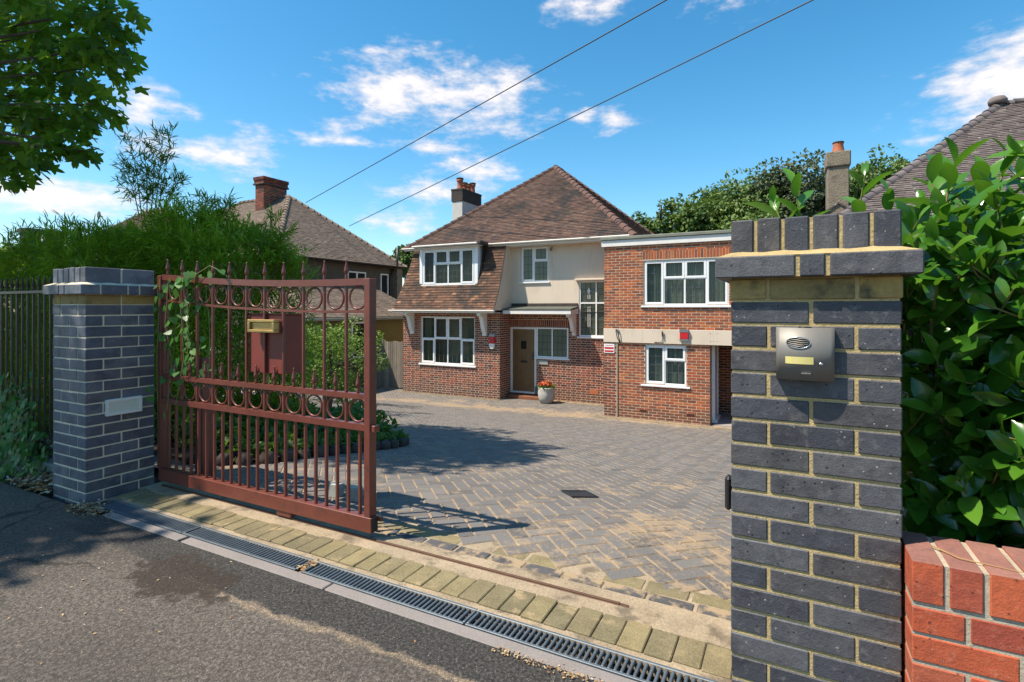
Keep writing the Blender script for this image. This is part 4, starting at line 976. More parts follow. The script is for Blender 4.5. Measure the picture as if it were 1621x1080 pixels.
# tile hung front of the bay: curved sweep from the main eave down to the gutter
PROF = [(14.93, 1.24), (15.05, 1.40), (15.17, 1.62), (15.30, 1.90), (15.42, 2.20), (15.53, 2.52), (15.64, 2.88), (15.74, 3.20), (15.80, 3.44)]
def prof_at(s):
    for (a, b) in zip(PROF[:-1], PROF[1:]):
        d = math.dist(a, b)
        if s <= d: return (a[0] + (b[0] - a[0]) * s / d, a[1] + (b[1] - a[1]) * s / d, ((b[0] - a[0]) / d, (b[1] - a[1]) / d))
        s -= d
    return (*PROF[-1], (0.2, .98))
HX0, HX1 = -12.62, -8.42; DX0, DX1 = -11.70, -9.28
mb = MB(); tot = sum(math.dist(a, b) for a, b in zip(PROF[:-1], PROF[1:])); s_ = 0; row = 0
while s_ < tot:
    y, z, d = prof_at(s_); y2, z2, d2 = prof_at(min(s_ + .115, tot)); n_ = Vector((0, -d[1], d[0])); wt = .165
    inset_ = .42 * max(0, (z - 1.24) / 2.2) ** .8 * 1.0; l = HX0 + inset_; x = l - (wt / 2 if row % 2 else 0) - random.uniform(0, .02)
    while x < HX1:
        a, b = max(x, l) + .0015, min(x + wt, HX1) - .0015; x += wt
        if b - a < .02: continue
        if 2.06 < z and a > DX0 - .02 and b < DX1 + .02: continue
        k = len(mb.v); q = random.random(); h = .022 + random.uniform(-.004, .006); sk = random.uniform(-.004, .004)
        for (xx, yy_, zz_, hh) in ((a, y, z + sk, h), (b, y, z - sk, h), (b, y2, z2, .003), (a, y2, z2, .003), (a, y, z, 0), (b, y, z, 0)):
            mb.v.append((xx, yy_ + n_.y * hh, zz_ + n_.z * hh))
        mb.face((k, k + 1, k + 2, k + 3), 0, q); mb.face((k + 4, k + 5, k + 1, k), 0, q); mb.face((k + 4, k, k + 3), 0, q); mb.face((k + 1, k + 5, k + 2), 0, q)
    s_ += .1; row += 1
for i in range(len(PROF) - 1):                    # boarding under the tiles, left of, under and right of the dormer
    (ya, za), (yb, zb) = PROF[i], PROF[i + 1]
    ia, ib = [.42 * max(0, (z - 1.24) / 2.2) ** .8 for z in (za, zb)]
    for (p, q) in ([(None, HX1)] if zb < 2.1 else [(None, DX0 + .03), (DX1 - .03, HX1)]):
        mb.quad((HX0 + ia if p is None else p, ya + .004, za), (q, ya + .004, za), (q, yb + .004, zb), (HX0 + ib if p is None else p, yb + .004, zb), 1)
obj('tile_hanging', mb, ['hung_tile', 'dark_wood'], H)
mb = MB(); mb.poly([(BX1 + .03, y + .006, z) for y, z in PROF] + [(BX1 + .03, DY - .01, 3.44), (BX1 + .03, DY - .01, 1.24)], 0); obj('bay_cheek', mb, 'render', H)
mb = MB(); mb.poly([(HX0 + .42 * max(0, (z - 1.24) / 2.2) ** .8 + .01, y + .01, z) for y, z in PROF][::-1] + [(BX0 - .02, DY - .01, 1.24), (BX0 + .2, DY - .01, 3.44)], 0); obj('bay_cheek', mb, 'render', H)
mb = MB()
for (a, b) in zip(PROF[:-1], PROF[1:]): mb.obox((HX1 - .004, a[0] - .022, a[1] + .002), (.02, 0, 0), (0, .03, .006), (0, b[0] - a[0], b[1] - a[1]), .004)
obj('verge', mb, 'dark_band', H)
mb = MB(); mb.box(HX0 + .02, 14.97, 1.145, HX1 + .02, BY - .006, 1.165); mb.box(HX0 + .02, 14.965, 1.145, HX1 + .02, 14.985, 1.24, .003); obj('soffit', mb, 'white_paint', H)
mb = MB(); gutter(mb, (HX0 - .06, 14.90, 1.25), (HX1 + .06, 14.90, 1.25)); obj('gutter', mb, 'white_paint', H)
# dormer
dm_y = 15.42
dh = (.0, DX1 - DX0, 2.10, 3.38)
dw_ = window(H, (DX0, dm_y, 0), UX, .13, DX1 - DX0 - .13, 2.13, 3.36, [(1, [(1, True)]), (1.1, [(1.45, False), (1, True)]), (1.1, [(1.45, False), (1, True)]), (1, [(1, True)])], sill=.07, inset=0, cur=None, cover=.2)
mb = MB(); mb.box(DX0, dm_y - .02, 2.06, DX0 + .128, dm_y + .08, 3.40, .004); mb.box(DX1 - .128, dm_y - .02, 2.06, DX1, dm_y + .08, 3.40, .004); mb.box(DX0 + .128, dm_y - .01, 3.362, DX1 - .128, dm_y + .08, 3.40, .003)
mb.poly([(DX1 - .002, dm_y + .08, 2.1), (DX1 - .002, dm_y + .08, 3.4), (DX1 - .002, 15.86, 3.4), (DX1 - .002, 15.4, 2.1)]); mb.poly([(DX0 + .002, dm_y + .08, 3.4), (DX0 + .002, dm_y + .08, 2.1), (DX0 + .002, 15.4, 2.1), (DX0 + .002, 15.86, 3.4)])
obj('dormer', mb, 'white_upvc', H)
mb = MB(); mb.box(DX0 - .12, 15.22, 3.43, DX1 + .20, 16.1, 3.53, .012); obj('dormer_roof', mb, 'lead', H)
mb = MB(); mb.box(DX0 - .1, 15.25, 3.402, DX1 + .12, dm_y + .1, 3.43); gutter(mb, (DX0 - .95, 15.62, 3.50), (DX0 - .12, 15.62, 3.50)); gutter(mb, (DX0 - .14, 15.18, 3.50), (DX1 + .12, 15.18, 3.50)); gutter(mb, (DX1 + .2, 15.72, 3.50), (-4.2, 15.72, 3.50), .065); mb.box(DX1 + .2, 15.78, 3.38, -4.2, DY, 3.40); mb.box(DX1 + .2, 15.775, 3.38, -4.2, 15.80, 3.50, .003); mb.box(-12.6, 15.66, 3.40, DX0 - .1, 15.68, 3.5, .003)
obj('eaves_gutter', mb, 'white_paint', H)
mb = MB(); mb.box(DX1 + .02, 15.19, 3.44, DX1 + .24, 15.72, 3.56, .02); obj('gutter_corner', mb, 'dark_band', H)
# main roof
hip_roof(H, -12.78, -4.05, 15.80, 25.2, 3.47, 3.58, ((-8.42, 20.1), (-8.42, 20.9)), 'roof_tile', 'hip_tile')
mb = MB(); mb.box(-12.45, 16.25, GH, -4.62, 25.0, 3.45); obj('rear_body', mb, 'render', H)
mb = MB(); mb.tube([(-4.9, 23.4, 5.1), (-4.9, 23.4, 5.75)], .05, 8); obj('soil_pipe', mb, 'dark_metal', H)
# chimney with four pots
mb = MB(); mb.box(-12.38, 18.5, 2.5, -11.88, 19.95, 5.72, .01); ch = obj('chimney', mb, 'chimney_white', H)
mb = MB()
for i in range(7):
    z = 5.72 + i * .074; e_ = .03 if i < 6 else .045
    mb.box(-12.38 - e_, 18.5 - e_, z, -11.88 + e_, 19.95 + e_, z + .072, .008)
obj('brick_band', mb, 'dark_band', ch)
for (y, h, r_) in ((18.7, .42, .13), (19.05, .30, .12), (19.37, .30, .12), (19.7, .42, .12)):
    m = MB(); m.lathe([(r_ * 1.15, 0), (r_ * 1.1, .05), (r_ * .9, .09), (r_ * .82, h * .7), (r_ * 1.05, h * .8), (r_ * 1.1, h), (r_ * .7, h), (r_ * .7, h - .12)], (-12.13, y, 6.235), 14); obj('pot', m, 'terracotta', ch)
    m = MB(); m.lathe([(r_ * 1.14, h), (r_ * 1.2, h + .05), (r_ * .8, h + .07)], (-12.13, y, 6.235), 14); obj('pot_cap', m, 'dark_band', ch)
# flat roofed extension
W_ = AX1 - AX0
w2h = (-3.50 - AX0, -1.34 - AX0, 1.38, 2.60); gw = (-3.46 - AX0, -2.38 - AX0, -.75, .33)
brick_wall(H, (AX0, AY, 0), UX, W_, .745, 3.02, [w2h], 'annex_brick', 'stretcher', soldier=[(w2h[0] - .02, w2h[1] + .05, 2.63, 2.845)])
brick_wall(H, (AX0, AY + .02, 0), UX, -1.80 - AX0, GH - .05, .36, [gw], 'annex_brick', 'stretcher')
brick_wall(H, (AX0 + .0, AY + .0, 0), UX, .36, GH - .05, .36, [], 'bay_brick', 'stretcher', name='brick_pier')
brick_wall(H, (-1.80, AY + .02, 0), UY, .35, GH - .05, .36, [], 'annex_brick', 'stretcher', phase=.05)
brick_wall(H, (-1.80, AY + 1.9, 0), UX, 1.4, GH - .05, .36, [], 'annex_brick', 'stretcher', phase=.08)
brick_wall(H, (AX1 - .4, AY + .02, 0), UX, .4, GH - .05, .36, [], 'annex_brick', 'stretcher')
mb = MB(); mb.box(AX0 + .005, AY + 1.96, GH, AX1 - .01, 21, 3.0); mb.box(AX0 + .004, AY + .12, GH, AX0 + .05, DY, 3.0); mb.box(AX1 - .05, AY + .12, .4, AX1 - .004, DY, 3.0); mb.box(-1.85, AY + 1.25, GH, -1.81, DY, .37); mb.box(AX0 + .05, AY + .15, .37, AX1 - .05, DY, .42); mb.box(AX1 - .38, AY + .15, GH, AX1 - .3, DY, .37)
obj('inner_walls', mb, 'annex_brick', H)
window(H, (AX0, AY, 0), UX, *w2h, [(1, [(1, True)]), (1.12, [(1.45, False), (1, True)]), (1.12, [(1.45, False), (1, True)]), (1.02, [(1, True)])])
window(H, (AX0, AY + .02, 0), UX, *gw, [(1, [(1, True)]), (1.08, [(1.65, False), (1, True)])], sillx=.1)
mb = MB(); mb.box(AX0 - .01, AY - .03, .362, AX1, AY + .12, .743, .006); bm_ = obj('lintel_beam', mb, 'render', H)
mb = MB()
for (x, z) in ((-1.78, .66), (-1.70, .46), (-1.62, .66), (-1.62, .46), (-1.78, .46)): mb.tube([(x, AY - .034, z), (x, AY - .026, z)], .011, 8)
obj('bolt_heads', mb, 'grey_plastic', bm_)
mb = MB(); mb.box(AX0 - .06, AY - .06, 3.02, AX1 + .05, AY + .03, 3.19, .004); obj('fascia_board', mb, 'white_paint', H)
mb = MB(); mb.box(AX0 - .08, AY - .10, 3.195, AX1 + .08, 21, 3.285, .015); obj('flat_roof', mb, 'felt', H)
mb = MB(); mb.box(AX0 + .355, AY - .012, GH, AX0 + .385, AY + .02, .36, .002); obj('corner_bead', mb, 'pale_mortar', H)
for (x, z) in ((-3.62, -1.50), (-2.38, -1.51)):
    m = MB(); m.box(x, AY + .008, z, x + .22, AY + .022, z + .068, .003); o_ = obj('air_brick', m, 'terracotta', H)
    m = MB()
    for i in range(3): m.box(x + .015, AY + .0055, z + .01 + i * .018, x + .205, AY + .009, z + .021 + i * .018)
    obj('slots', m, 'dark_metal', o_)
m = MB(); m.box(-5.62, DY - .012, -1.42, -5.34, DY - .003, -1.27, .002); obj('air_brick', m, 'terracotta', H)
# side door in the recess
mb = MB(); mb.box(-1.80, AY + .38, GH + .08, -1.72, AY + .46, .35, .004); mb.box(-1.80, AY + 1.18, GH + .08, -1.72, AY + 1.26, .35, .004); mb.box(-1.80, AY + .46, .28, -1.72, AY + 1.18, .35, .004); mb.box(-1.80, AY + .38, GH, -1.66, AY + 1.26, GH + .075, .006); o_ = obj('side_door_frame', mb, 'white_upvc', H)
mb = MB(); mb.box(-1.79, AY + .46, GH + .08, -1.75, AY + 1.18, .28, .004); obj('side_door', mb, 'white_upvc', o_)
mb = MB(); mb.box(-1.72, AY + .1, GH - .04, AX1 - .42, AY + 1.88, GH + .012); obj('passage_floor', mb, 'concrete', H)
# things fixed to the walls
a = thing('alarm_box', 'red and white alarm bell box on the bay beside the bracket', 'alarm box', (-8.72, BY, 0))
mb = MB(); mb.prism([(-.09, .36), (.09, .36), (.1, .24), (.1, .14), (-.1, .14), (-.1, .24)], (-8.72, BY - .09, 0), (1, 0, 0), (0, 0, 1), (0, .083, 0)); obj('red_front', mb, 'red_plastic', a)
mb = MB(); mb.box(-8.82, BY - .088, .362, -8.62, BY - .007, .46, .008); obj('top_cover', mb, 'pale_plastic', a)
mb = MB(); mb.prism([(-.1, .138), (.1, .138), (.08, .0), (.04, -.03), (-.04, -.03), (-.08, .0)], (-8.72, BY - .086, 0), (1, 0, 0), (0, 0, 1), (0, .079, 0)); obj('lower_cover', mb, 'white_paint', a)
a = thing('alarm_box', 'red alarm bell box with a dark cap on the cream beam', 'alarm box', (-2.42, AY, .47))
mb = MB(); mb.box(-2.53, AY - .10, .50, -2.31, AY - .031, .68, .01); obj('red_front', mb, 'red_plastic', a)
mb = MB(); mb.prism([(-.12, .68), (.12, .68), (.11, .755), (-.11, .755)], (-2.42, AY - .105, 0), (1, 0, 0), (0, 0, 1), (0, .075, 0)); obj('cap', mb, 'grey_plastic', a)
mb = MB(); mb.prism([(-.12, .50), (.12, .50), (.11, .455), (-.11, .455)], (-2.42, AY - .104, 0), (1, 0, 0), (0, 0, 1), (0, .074, 0)); obj('base', mb, 'grey_plastic', a)
a = thing('warning_sign', 'small white sign with red stripes of lettering on the brick pier', 'sign', (-4.46, AY, .1))
mb = MB(); mb.box(-4.60, AY - .022, .06, -4.30, AY - .006, .31, .003); obj('board', mb, 'white_upvc', a)
mb = MB()
for (z0_, z1_, xa_, xb_) in ((.265, .28, -4.56, -4.34), (.17, .225, -4.58, -4.32), (.085, .135, -4.58, -4.32)): mb.box(xa_, AY - .0235, z0_, xb_, AY - .0222, z1_)
obj('red_stripes', mb, 'red_plastic', a)
mb = MB(); mb.tube([(-2.98, AY - .031, .60), (-2.98, AY - .07, .61), (-2.98, AY - .085, .56)], .018, 8); mb.tube([(-2.98, AY - .04, .60), (-2.98, AY - .05, .45), (-3.05, AY - .045, .40), (-3.2, AY - .04, .395)], .008, 6); mb.tube([(-2.98, AY - .07, .62), (-2.98, AY - .07, .70)], .02, 8)
tag(obj('lamp_bracket', mb, 'rust'), 'bare lamp bracket with a dangling cable on the cream beam', 'lamp bracket')
mb = MB()
for (dx, s_) in ((0, 1), (.07, .8)):
    mb.tube([(-4.24 + dx, AY - .033, .70), (-4.24 + dx, AY - .08, .68), (-4.2 + dx * .6, AY - .09, .5), (-4.14 + dx * .4, AY - .06, .36)], .012, 6)
mb.tube([(-4.26, AY - .035, .71), (-4.19, AY - .075, .71)], .014, 6); tag(obj('cable_hook', mb, 'cable'), 'pair of black loose cables on the end of the cream beam', 'cable')
mb = MB(); mb.tube([(-6.9, DY - .02, 3.30), (-6.9, DY - .10, 3.27), (-6.9, DY - .13, 3.2)], [.025, .035, .045], 10); tag(obj('wall_lamp', mb, 'grey_plastic'), 'small dark wall lamp on the cream render beside the upper window', 'wall lamp')
# planter with flowers beside the door
mb = MB(); mb.lathe([(.17, 0), (.215, .03), (.262, .18), (.272, .33), (.255, .46), (.26, .50), (.235, .50), (.23, .44)], (-6.86, 15.62, GH + .003), 26)
for i in range(len(mb.v)):
    x, y, z = mb.v[i]; d = Vector((x + 6.86, y - 15.62)); k = 1 + .02 * math.sin(math.atan2(d.y, d.x) * 9 + z * 30) * math.sin(z * 60); mb.v[i] = (-6.86 + d.x * k, 15.62 + d.y * k, z)
pot = thing('planter', 'round stone planter with a rippled surface beside the front door', 'planter', (-6.86, 15.62, GH)); obj('bowl', mb, 'stone_pot', pot)
mb = MB(); mb.lathe([(.0001, .45), (.232, .44)], (-6.86, 15.62, GH), 20); obj('soil', mb, 'soil', pot)

# ------------------------------------------------------------------ fences beside the house
def fence(name, label, cat, x0, x1, Y, z0, z1, mat, post=True):
    t = thing(name, label, cat, ((x0 + x1) / 2, Y, z0)); mb = MB(); x = x0
    while x < x1:
        wd = min(.1 + random.uniform(-.006, .006), x1 - x)
        if wd > .02: mb.obox((x, Y + random.uniform(-.004, .004), z0), (wd - .006, 0, 0), (0, .02, 0), (random.uniform(-.006, .006), 0, z1 - z0 + random.uniform(-.02, .02)), .003)
        x += wd
    obj('boards', mb, mat, t); mb = MB()
    for z in (z0 + .3, z1 - .3): mb.box(x0, Y + .026, z, x1, Y + .07, z + .09, .004)
    obj('rails', mb, mat, t)
    if post:
        mb = MB(); mb.box(x0 - .11, Y - .03, z0, x0 - .01, Y + .07, z1 + .06, .006); obj('post', mb, mat, t)
    return t
sg = fence('side_gate', 'weathered grey vertical board gate against the house wall', 'gate', -13.62, -12.52, 15.75, GH + .05, .06, 'old_wood')
mb = MB(); mb.torus((-13.5, 15.74, -.85), .05, .012); obj('ring_handle', mb, 'dark_metal', sg)
fence('board_fence', 'weathered board fence length left of the side gate', 'fence', -15.0, -13.78, 15.78, GH, .10, 'old_wood', False)
fence('board_fence', 'dark shaded board fence behind the privet bush', 'fence', -19.5, -15.2, 13.2, GH, .0, 'dark_wood')

# ------------------------------------------------------------------ neighbouring houses
N = thing('neighbour_house', 'brown rendered house with grey tiled hip roof and red brick chimney, beyond the bamboo', 'house', (-21, 17.4, GH))
hip_roof(N, -27.5, -17.0, 13.6, 21.25, 3.36, 3.2, ((-24.2, 17.4), (-20.8, 17.4)), 'old_tile', 'old_tile', faces='fr')
mb = MB(); mb.box(-27.2, 13.95, GH, -17.35, 20.9, 3.32); obj('wall', mb, 'dark_render', N)
mb = MB(); gutter(mb, (-16.95, 13.6, 3.36), (-16.95, 21.25, 3.36), .07); gutter(mb, (-27.5, 13.55, 3.36), (-17, 13.55, 3.36), .07); mb.box(-17.34, 13.6, 3.24, -17.02, 21.2, 3.27); obj('gutter', mb, 'dark_band', N)
mb = MB(); mb.box(-21.95, 16.5, 4.5, -21.37, 17.75, 6.98); chn = None
chb = MB()
for i in range(33):
    z = 4.9 + i * .075; n_ = 0
    e_ = .0 if i < 28 else (.04 if i < 31 else .07)
    for (o_, u_, L) in (((-21.95 - e_, 16.5 - e_), (1, 0), .58 + 2 * e_), ((-21.37 + e_, 16.5 - e_), (0, 1), 1.25 + 2 * e_)):
        x = -(.1125 if i % 2 else 0)
        while x < L:
            a_, b_ = max(x, 0), min(x + .215, L); x += .225
            if b_ - a_ > .02:
                nn = (u_[1], -u_[0]); chb.obox((o_[0] + u_[0] * a_ + nn[0] * .006, o_[1] + u_[1] * a_ + nn[1] * .006, z), (u_[0] * (b_ - a_), u_[1] * (b_ - a_), 0), (-nn[0] * .1, -nn[1] * .1, 0), (0, 0, .065))
chn = obj('chimney', mb, 'house_mortar', N); obj('brickwork', chb, 'bay_brick', chn)
mb = MB(); mb.box(-22.04, 16.41, 7.372 - .375, -21.28, 17.84, 7.07, .02); obj('cap', mb, 'dark_band', chn)
for (x, y) in ((-21.8, 16.7), (-21.52, 16.95), (-21.8, 17.2), (-21.52, 17.25), (-21.52, 17.6)):
    m = MB(); m.lathe([(.12, 0), (.1, .05), (.095, .26), (.115, .3), (.08, .3), (.08, .2)], (x, y, 7.07), 12); obj('pot', m, 'terracotta', chn)
mb = MB(); mb.obox((-21.98, 16.42, 5.62), (.64, 0, 0), (0, .02, .02), (0, .06, .16)); 
for i in range(6): mb.obox((-21.365, 16.5 + i * .16, 5.75 + i * .135), (.03, 0, 0), (0, .2, 0), (0, 0, .16))
obj('flashing', mb, 'lead', chn)
for (y0_, y1_) in ((17.6, 18.75), (19.75, 20.3)):
    m = MB(); x = -17.345
    for (a_, b_, c_, d_) in ((y0_, y1_, 2.90, 2.96), (y0_, y1_, 1.6, 1.66), (y0_, y0_ + .06, 1.66, 2.9), (y1_ - .06, y1_, 1.66, 2.9)): m.box(x, a_, c_, x + .05, b_, d_)
    if y1_ - y0_ > .8: m.box(x, (y0_ + y1_) / 2 - .04, 1.66, x + .05, (y0_ + y1_) / 2 + .04, 2.9)
    wn = obj('window', m, 'white_upvc', N); m = MB(); m.box(x - .0, y0_ + .06, 1.66, x + .012, y1_ - .06, 2.9); obj('pane', m, 'interior', wn)
mb = MB(); mb.tube([(-16.98, 20.6, 4.25), (-17.0, 20.6, 3.4), (-17.2, 20.55, 3.1), (-17.28, 20.4, 2.8), (-17.28, 20.4, 0)], .055, 8); obj('waste_pipe', mb, 'dark_metal', N)
mb = MB(); mb.box(-17.34, 20.65, GH, -17.05, 21.05, 3.3); obj('buttress', mb, 'grey_render', N)
# lean to along that house
L_ = thing('lean_to', 'low tiled lean to with ochre walls between the two houses', 'outbuilding', (-15.4, 16, GH))
mb = MB(); A, B = (-14.25, 12.6, .98), (-14.25, 19.2, .98); up = Vector((-2.75, 0, 1.5)); Ll = up.length
tiles(mb, A, B, up, Ll, lambda t: 1.5 * t / Ll, lambda t: 6.6 - 0.9 * t / Ll); k0 = len(mb.f)
mb.quad(A, B, (-17.0, 18.3, 2.48), (-17.0, 14.1, 2.48), 1); mb.poly([(-17.3, 12.6, .98), A, (-17.0, 14.1, 2.48), (-17.3, 14.1, 2.48)], 1)
tiles(mb, (-17.3, 12.6, .98), (-14.25, 12.6, .98), (0, 1.5, 1.5), 2.12, lambda t: 0, lambda t: 3.05 - 2.75 * t / 2.12); mb.poly([B, (-17.3, 19.2, .98), (-17.0, 18.3, 2.48)], 1)
obj('roof', mb, ['old_tile', 'dark_wood'], L_)
mb = MB(); mb.box(-17.33, 12.9, GH, -14.6, 19.0, .93); obj('wall', mb, 'olive_render', L_)
mb = MB(); gutter(mb, (-14.2, 12.6, .96), (-14.2, 19.2, .96), .06); mb.box(-14.3, 12.6, .86, -14.27, 19.2, .97); obj('gutter', mb, 'pale_plastic', L_)
for (y0_, y1_) in ((15.0, 16.1),):
    m = MB()
    for (a_, b_, c_, d_) in ((y0_, y1_, .72, .8), (y0_, y1_, -.6, -.52), (y0_, y0_ + .07, -.52, .72), (y1_ - .07, y1_, -.52, .72)): m.box(-14.6, a_, c_, -14.54, b_, d_)
    wn = obj('window', m, 'white_paint', L_); m = MB(); m.box(-14.6, y0_ + .07, -.52, -14.58, y1_ - .07, .72); obj('pane', m, 'interior', wn)
# right hand neighbour
Nr = thing('neighbour_house', 'lichened tile hip roof of the house behind the laurel, with a rough stone chimney', 'house', (5.3, 19.6, GH))
hip_roof(Nr, .95, 11.6, 15.35, 23.9, 3.44, 3.6, ((5.26, 19.6), (7.4, 19.6)), 'lichen_tile', 'grey_hip', faces='fl', jit=1.5)
mb = MB(); mb.box(1.35, 15.75, GH, 11.2, 23.5, 3.4); obj('wall', mb, 'grey_render', Nr)
mb = MB(); gutter(mb, (.9, 15.3, 3.42), (11.6, 15.3, 3.42), .07); obj('gutter', mb, 'dark_band', Nr)
mb = MB(); mb.lathe([(.2, 0), (.22, .1), (.16, .2), (.0001, .24)], (5.2, 19.55, 7.02), 14); obj('hip_finial', mb, 'grey_hip', Nr)
mb = MB(); X_, Y_ = 1.27, 18.0
mb.box(X_ - .27, Y_, 2.8, X_ + .27, Y_ + .9, 5.4, .02); chr_ = obj('chimney', mb, 'grey_render', Nr)
mb = MB(); mb.box(X_ - .31, Y_ - .05, 5.4, X_ + .31, Y_ + .95, 5.84, .03); obj('chimney_head', mb, 'grey_render', chr_)
mb = MB(); mb.prism([(-.36, 3.3), (.36, 3.3), (.36, 4.06), (0, 4.3), (-.36, 4.06)], (X_, Y_ - .16, 0), (1, 0, 0), (0, 0, 1), (0, .15, 0)); obj('shoulder', mb, 'grey_render', chr_)
mb = MB(); mb.obox((X_ - .42, Y_ - .2, 4.0), (.43, 0, .3), (0, .22, 0), (-.02, 0, .04)); mb.obox((X_ - .01, Y_ - .2, 4.3), (.43, 0, -.3), (0, .22, 0), (.02, 0, .04)); obj('shoulder_cap', mb, 'lichen_tile', chr_)
mb = MB(); mb.lathe([(.17, 0), (.16, .05), (.13, .25), (.14, .3), (.1, .3), (.1, .2)], (X_ + .02, Y_ + .3, 5.84), 14); obj('pot', mb, 'terracotta', chr_)
mb = MB(); mb.lathe([(.15, .3), (.15, .335), (.1, .34)], (X_ + .02, Y_ + .3, 5.84), 14); obj('pot_rim', mb, 'dark_band', chr_)
# far house over the hedge
Nf = thing('far_house', 'distant tiled hip roof showing over the bamboo at the picture edge', 'house', (-34, 20, GH))
hip_roof(Nf, -38.5, -29.2, 14.2, 23.2, 3.6, 3.6, ((-35, 18.7), (-32.8, 18.7)), 'roof_tile', 'old_tile', faces='fr')
mb = MB(); mb.box(-38.2, 14.5, GH, -29.5, 22.9, 3.6); obj('wall', mb, 'grey_render', Nf)
mb = MB(); mb.box(-44.2, 16.0, GH, -43.2, 18, 6.2); mb.box(-44.3, 15.9, 6.2, -43.1, 18.1, 6.45); tag(obj('chimney_stack', mb, 'dark_band'), 'far off dark chimney stack at the left edge above the hedge', 'chimney')
# ------------------------------------------------------------------ overhead wires
def wire(a, b, sag, r, label):
    a, b = Vector(a), Vector(b); n = 24; m = MB(); m.tube([a.lerp(b, i / n) - Vector((0, 0, sag * 4 * (i / n) * (1 - i / n))) for i in range(n + 1)], r, 5); tag(obj('overhead_wire', m, 'cable'), label, 'wire', 'overhead wires')
def ray(px, py, d):
    r, u_ = (px - 810.5) / 845, (488 - py) / 845; c_, s_ = math.cos(R(27.4)), math.sin(R(27.4))
    return Vector(((c_ * r - s_) * d, (s_ * r + c_) * d, 1.31 + u_ * d))
wire(ray(484, 321, 25.5), ray(1420, -205, 9), 0, .016, 'upper overhead wire meeting the grey roof of the neighbouring house')
wire(ray(553, 358, 25.5), ray(1640, -172, 9), 0, .016, 'lower overhead wire passing above the pots of the main chimney')

# ------------------------------------------------------------------ foliage
def frames(T, Nn):
    T = T / np.linalg.norm(T, axis=1, keepdims=True); B = np.cross(Nn, T); B /= np.linalg.norm(B, axis=1, keepdims=True) + 1e-9
    return T, B, np.cross(T, B)
def leaves(name, P, T, Nn, S, tv, tf, mat, parent, rnd=None, wid=None, smooth=True):
    """one mesh of N leaves: template tv (k,3) = along, across, up; tf faces"""
    N_ = len(P); T, B, U = frames(T, Nn); tv = np.array(tv, float); tf = np.array(tf)
    wv = np.ones(N_) if wid is None else wid
    V = (P[:, None, :] + S[:, None, None] * (tv[None, :, 0:1] * T[:, None, :] + tv[None, :, 1:2] * wv[:, None, None] * B[:, None, :] + tv[None, :, 2:3] * U[:, None, :])).reshape(-1, 3)
    F = (tf[None] + (np.arange(N_) * len(tv))[:, None, None]).reshape(-1, tf.shape[1])
    r_ = rng.random(N_) if rnd is None else rnd
    return npobj(name, V, F, mat, parent, np.repeat(r_, len(tf)), smooth)
def rows_template(xs, ws, zs, fold):
    v = []; f = []
    for x, w_, z in zip(xs, ws, zs): v += [(x, -w_, z + fold * w_), (x, 0, z), (x, w_, z + fold * w_)]
    for i in range(len(xs) - 1):
        a = 3 * i; f += [(a, a + 1, a + 4, a + 3), (a + 1, a + 2, a + 5, a + 4)]
    return v, f
LAUREL = rows_template([0, .08, .22, .42, .62, .8, .92, 1], [.008, .05, .15, .2, .2, .15, .08, .004], [0, .01, .02, .015, -.005, -.04, -.075, -.105], .38)
BLADE = rows_template([0, .3, .65, 1], [.012, .055, .05, .003], [0, .02, -.01, -.09], .25)
OVATE = rows_template([0, .35, .75, 1], [.02, .27, .2, .01], [0, .02, -.02, -.1], .3)
HEART = ([(0, 0, 0), (-.12, -.22, .03), (.1, -.4, .02), (.5, -.3, -.02), (1, 0, -.1), (.5, .3, -.02), (.1, .4, .02), (-.12, .22, .03), (.4, 0, -.03)], [(8, 0, 1), (8, 1, 2), (8, 2, 3), (8, 3, 4), (8, 4, 5), (8, 5, 6), (8, 6, 7), (8, 7, 0)])
mp = [(0, 0)] ; 
for (a_, r_) in ((-150, .42), (-125, .62), (-98, .4), (-66, .88), (-52, .68), (-36, .46), (-14, .78), (0, 1.04), (14, .78), (36, .46), (52, .68), (66, .88), (98, .4), (125, .62), (150, .42)): mp.append((.32 + r_ * .68 * math.cos(R(a_)), r_ * .72 * math.sin(R(a_))))
MAPLE = ([(.32, 0, -.04)] + [(x, y, .06 * abs(y) - .08 * x * x) for x, y in mp], [(0, i, i + 1 if i < len(mp) else 1) for i in range(1, len(mp) + 1)])
def unit(n_): v = rng.normal(size=(n_, 3)); return v / np.linalg.norm(v, axis=1, keepdims=True)

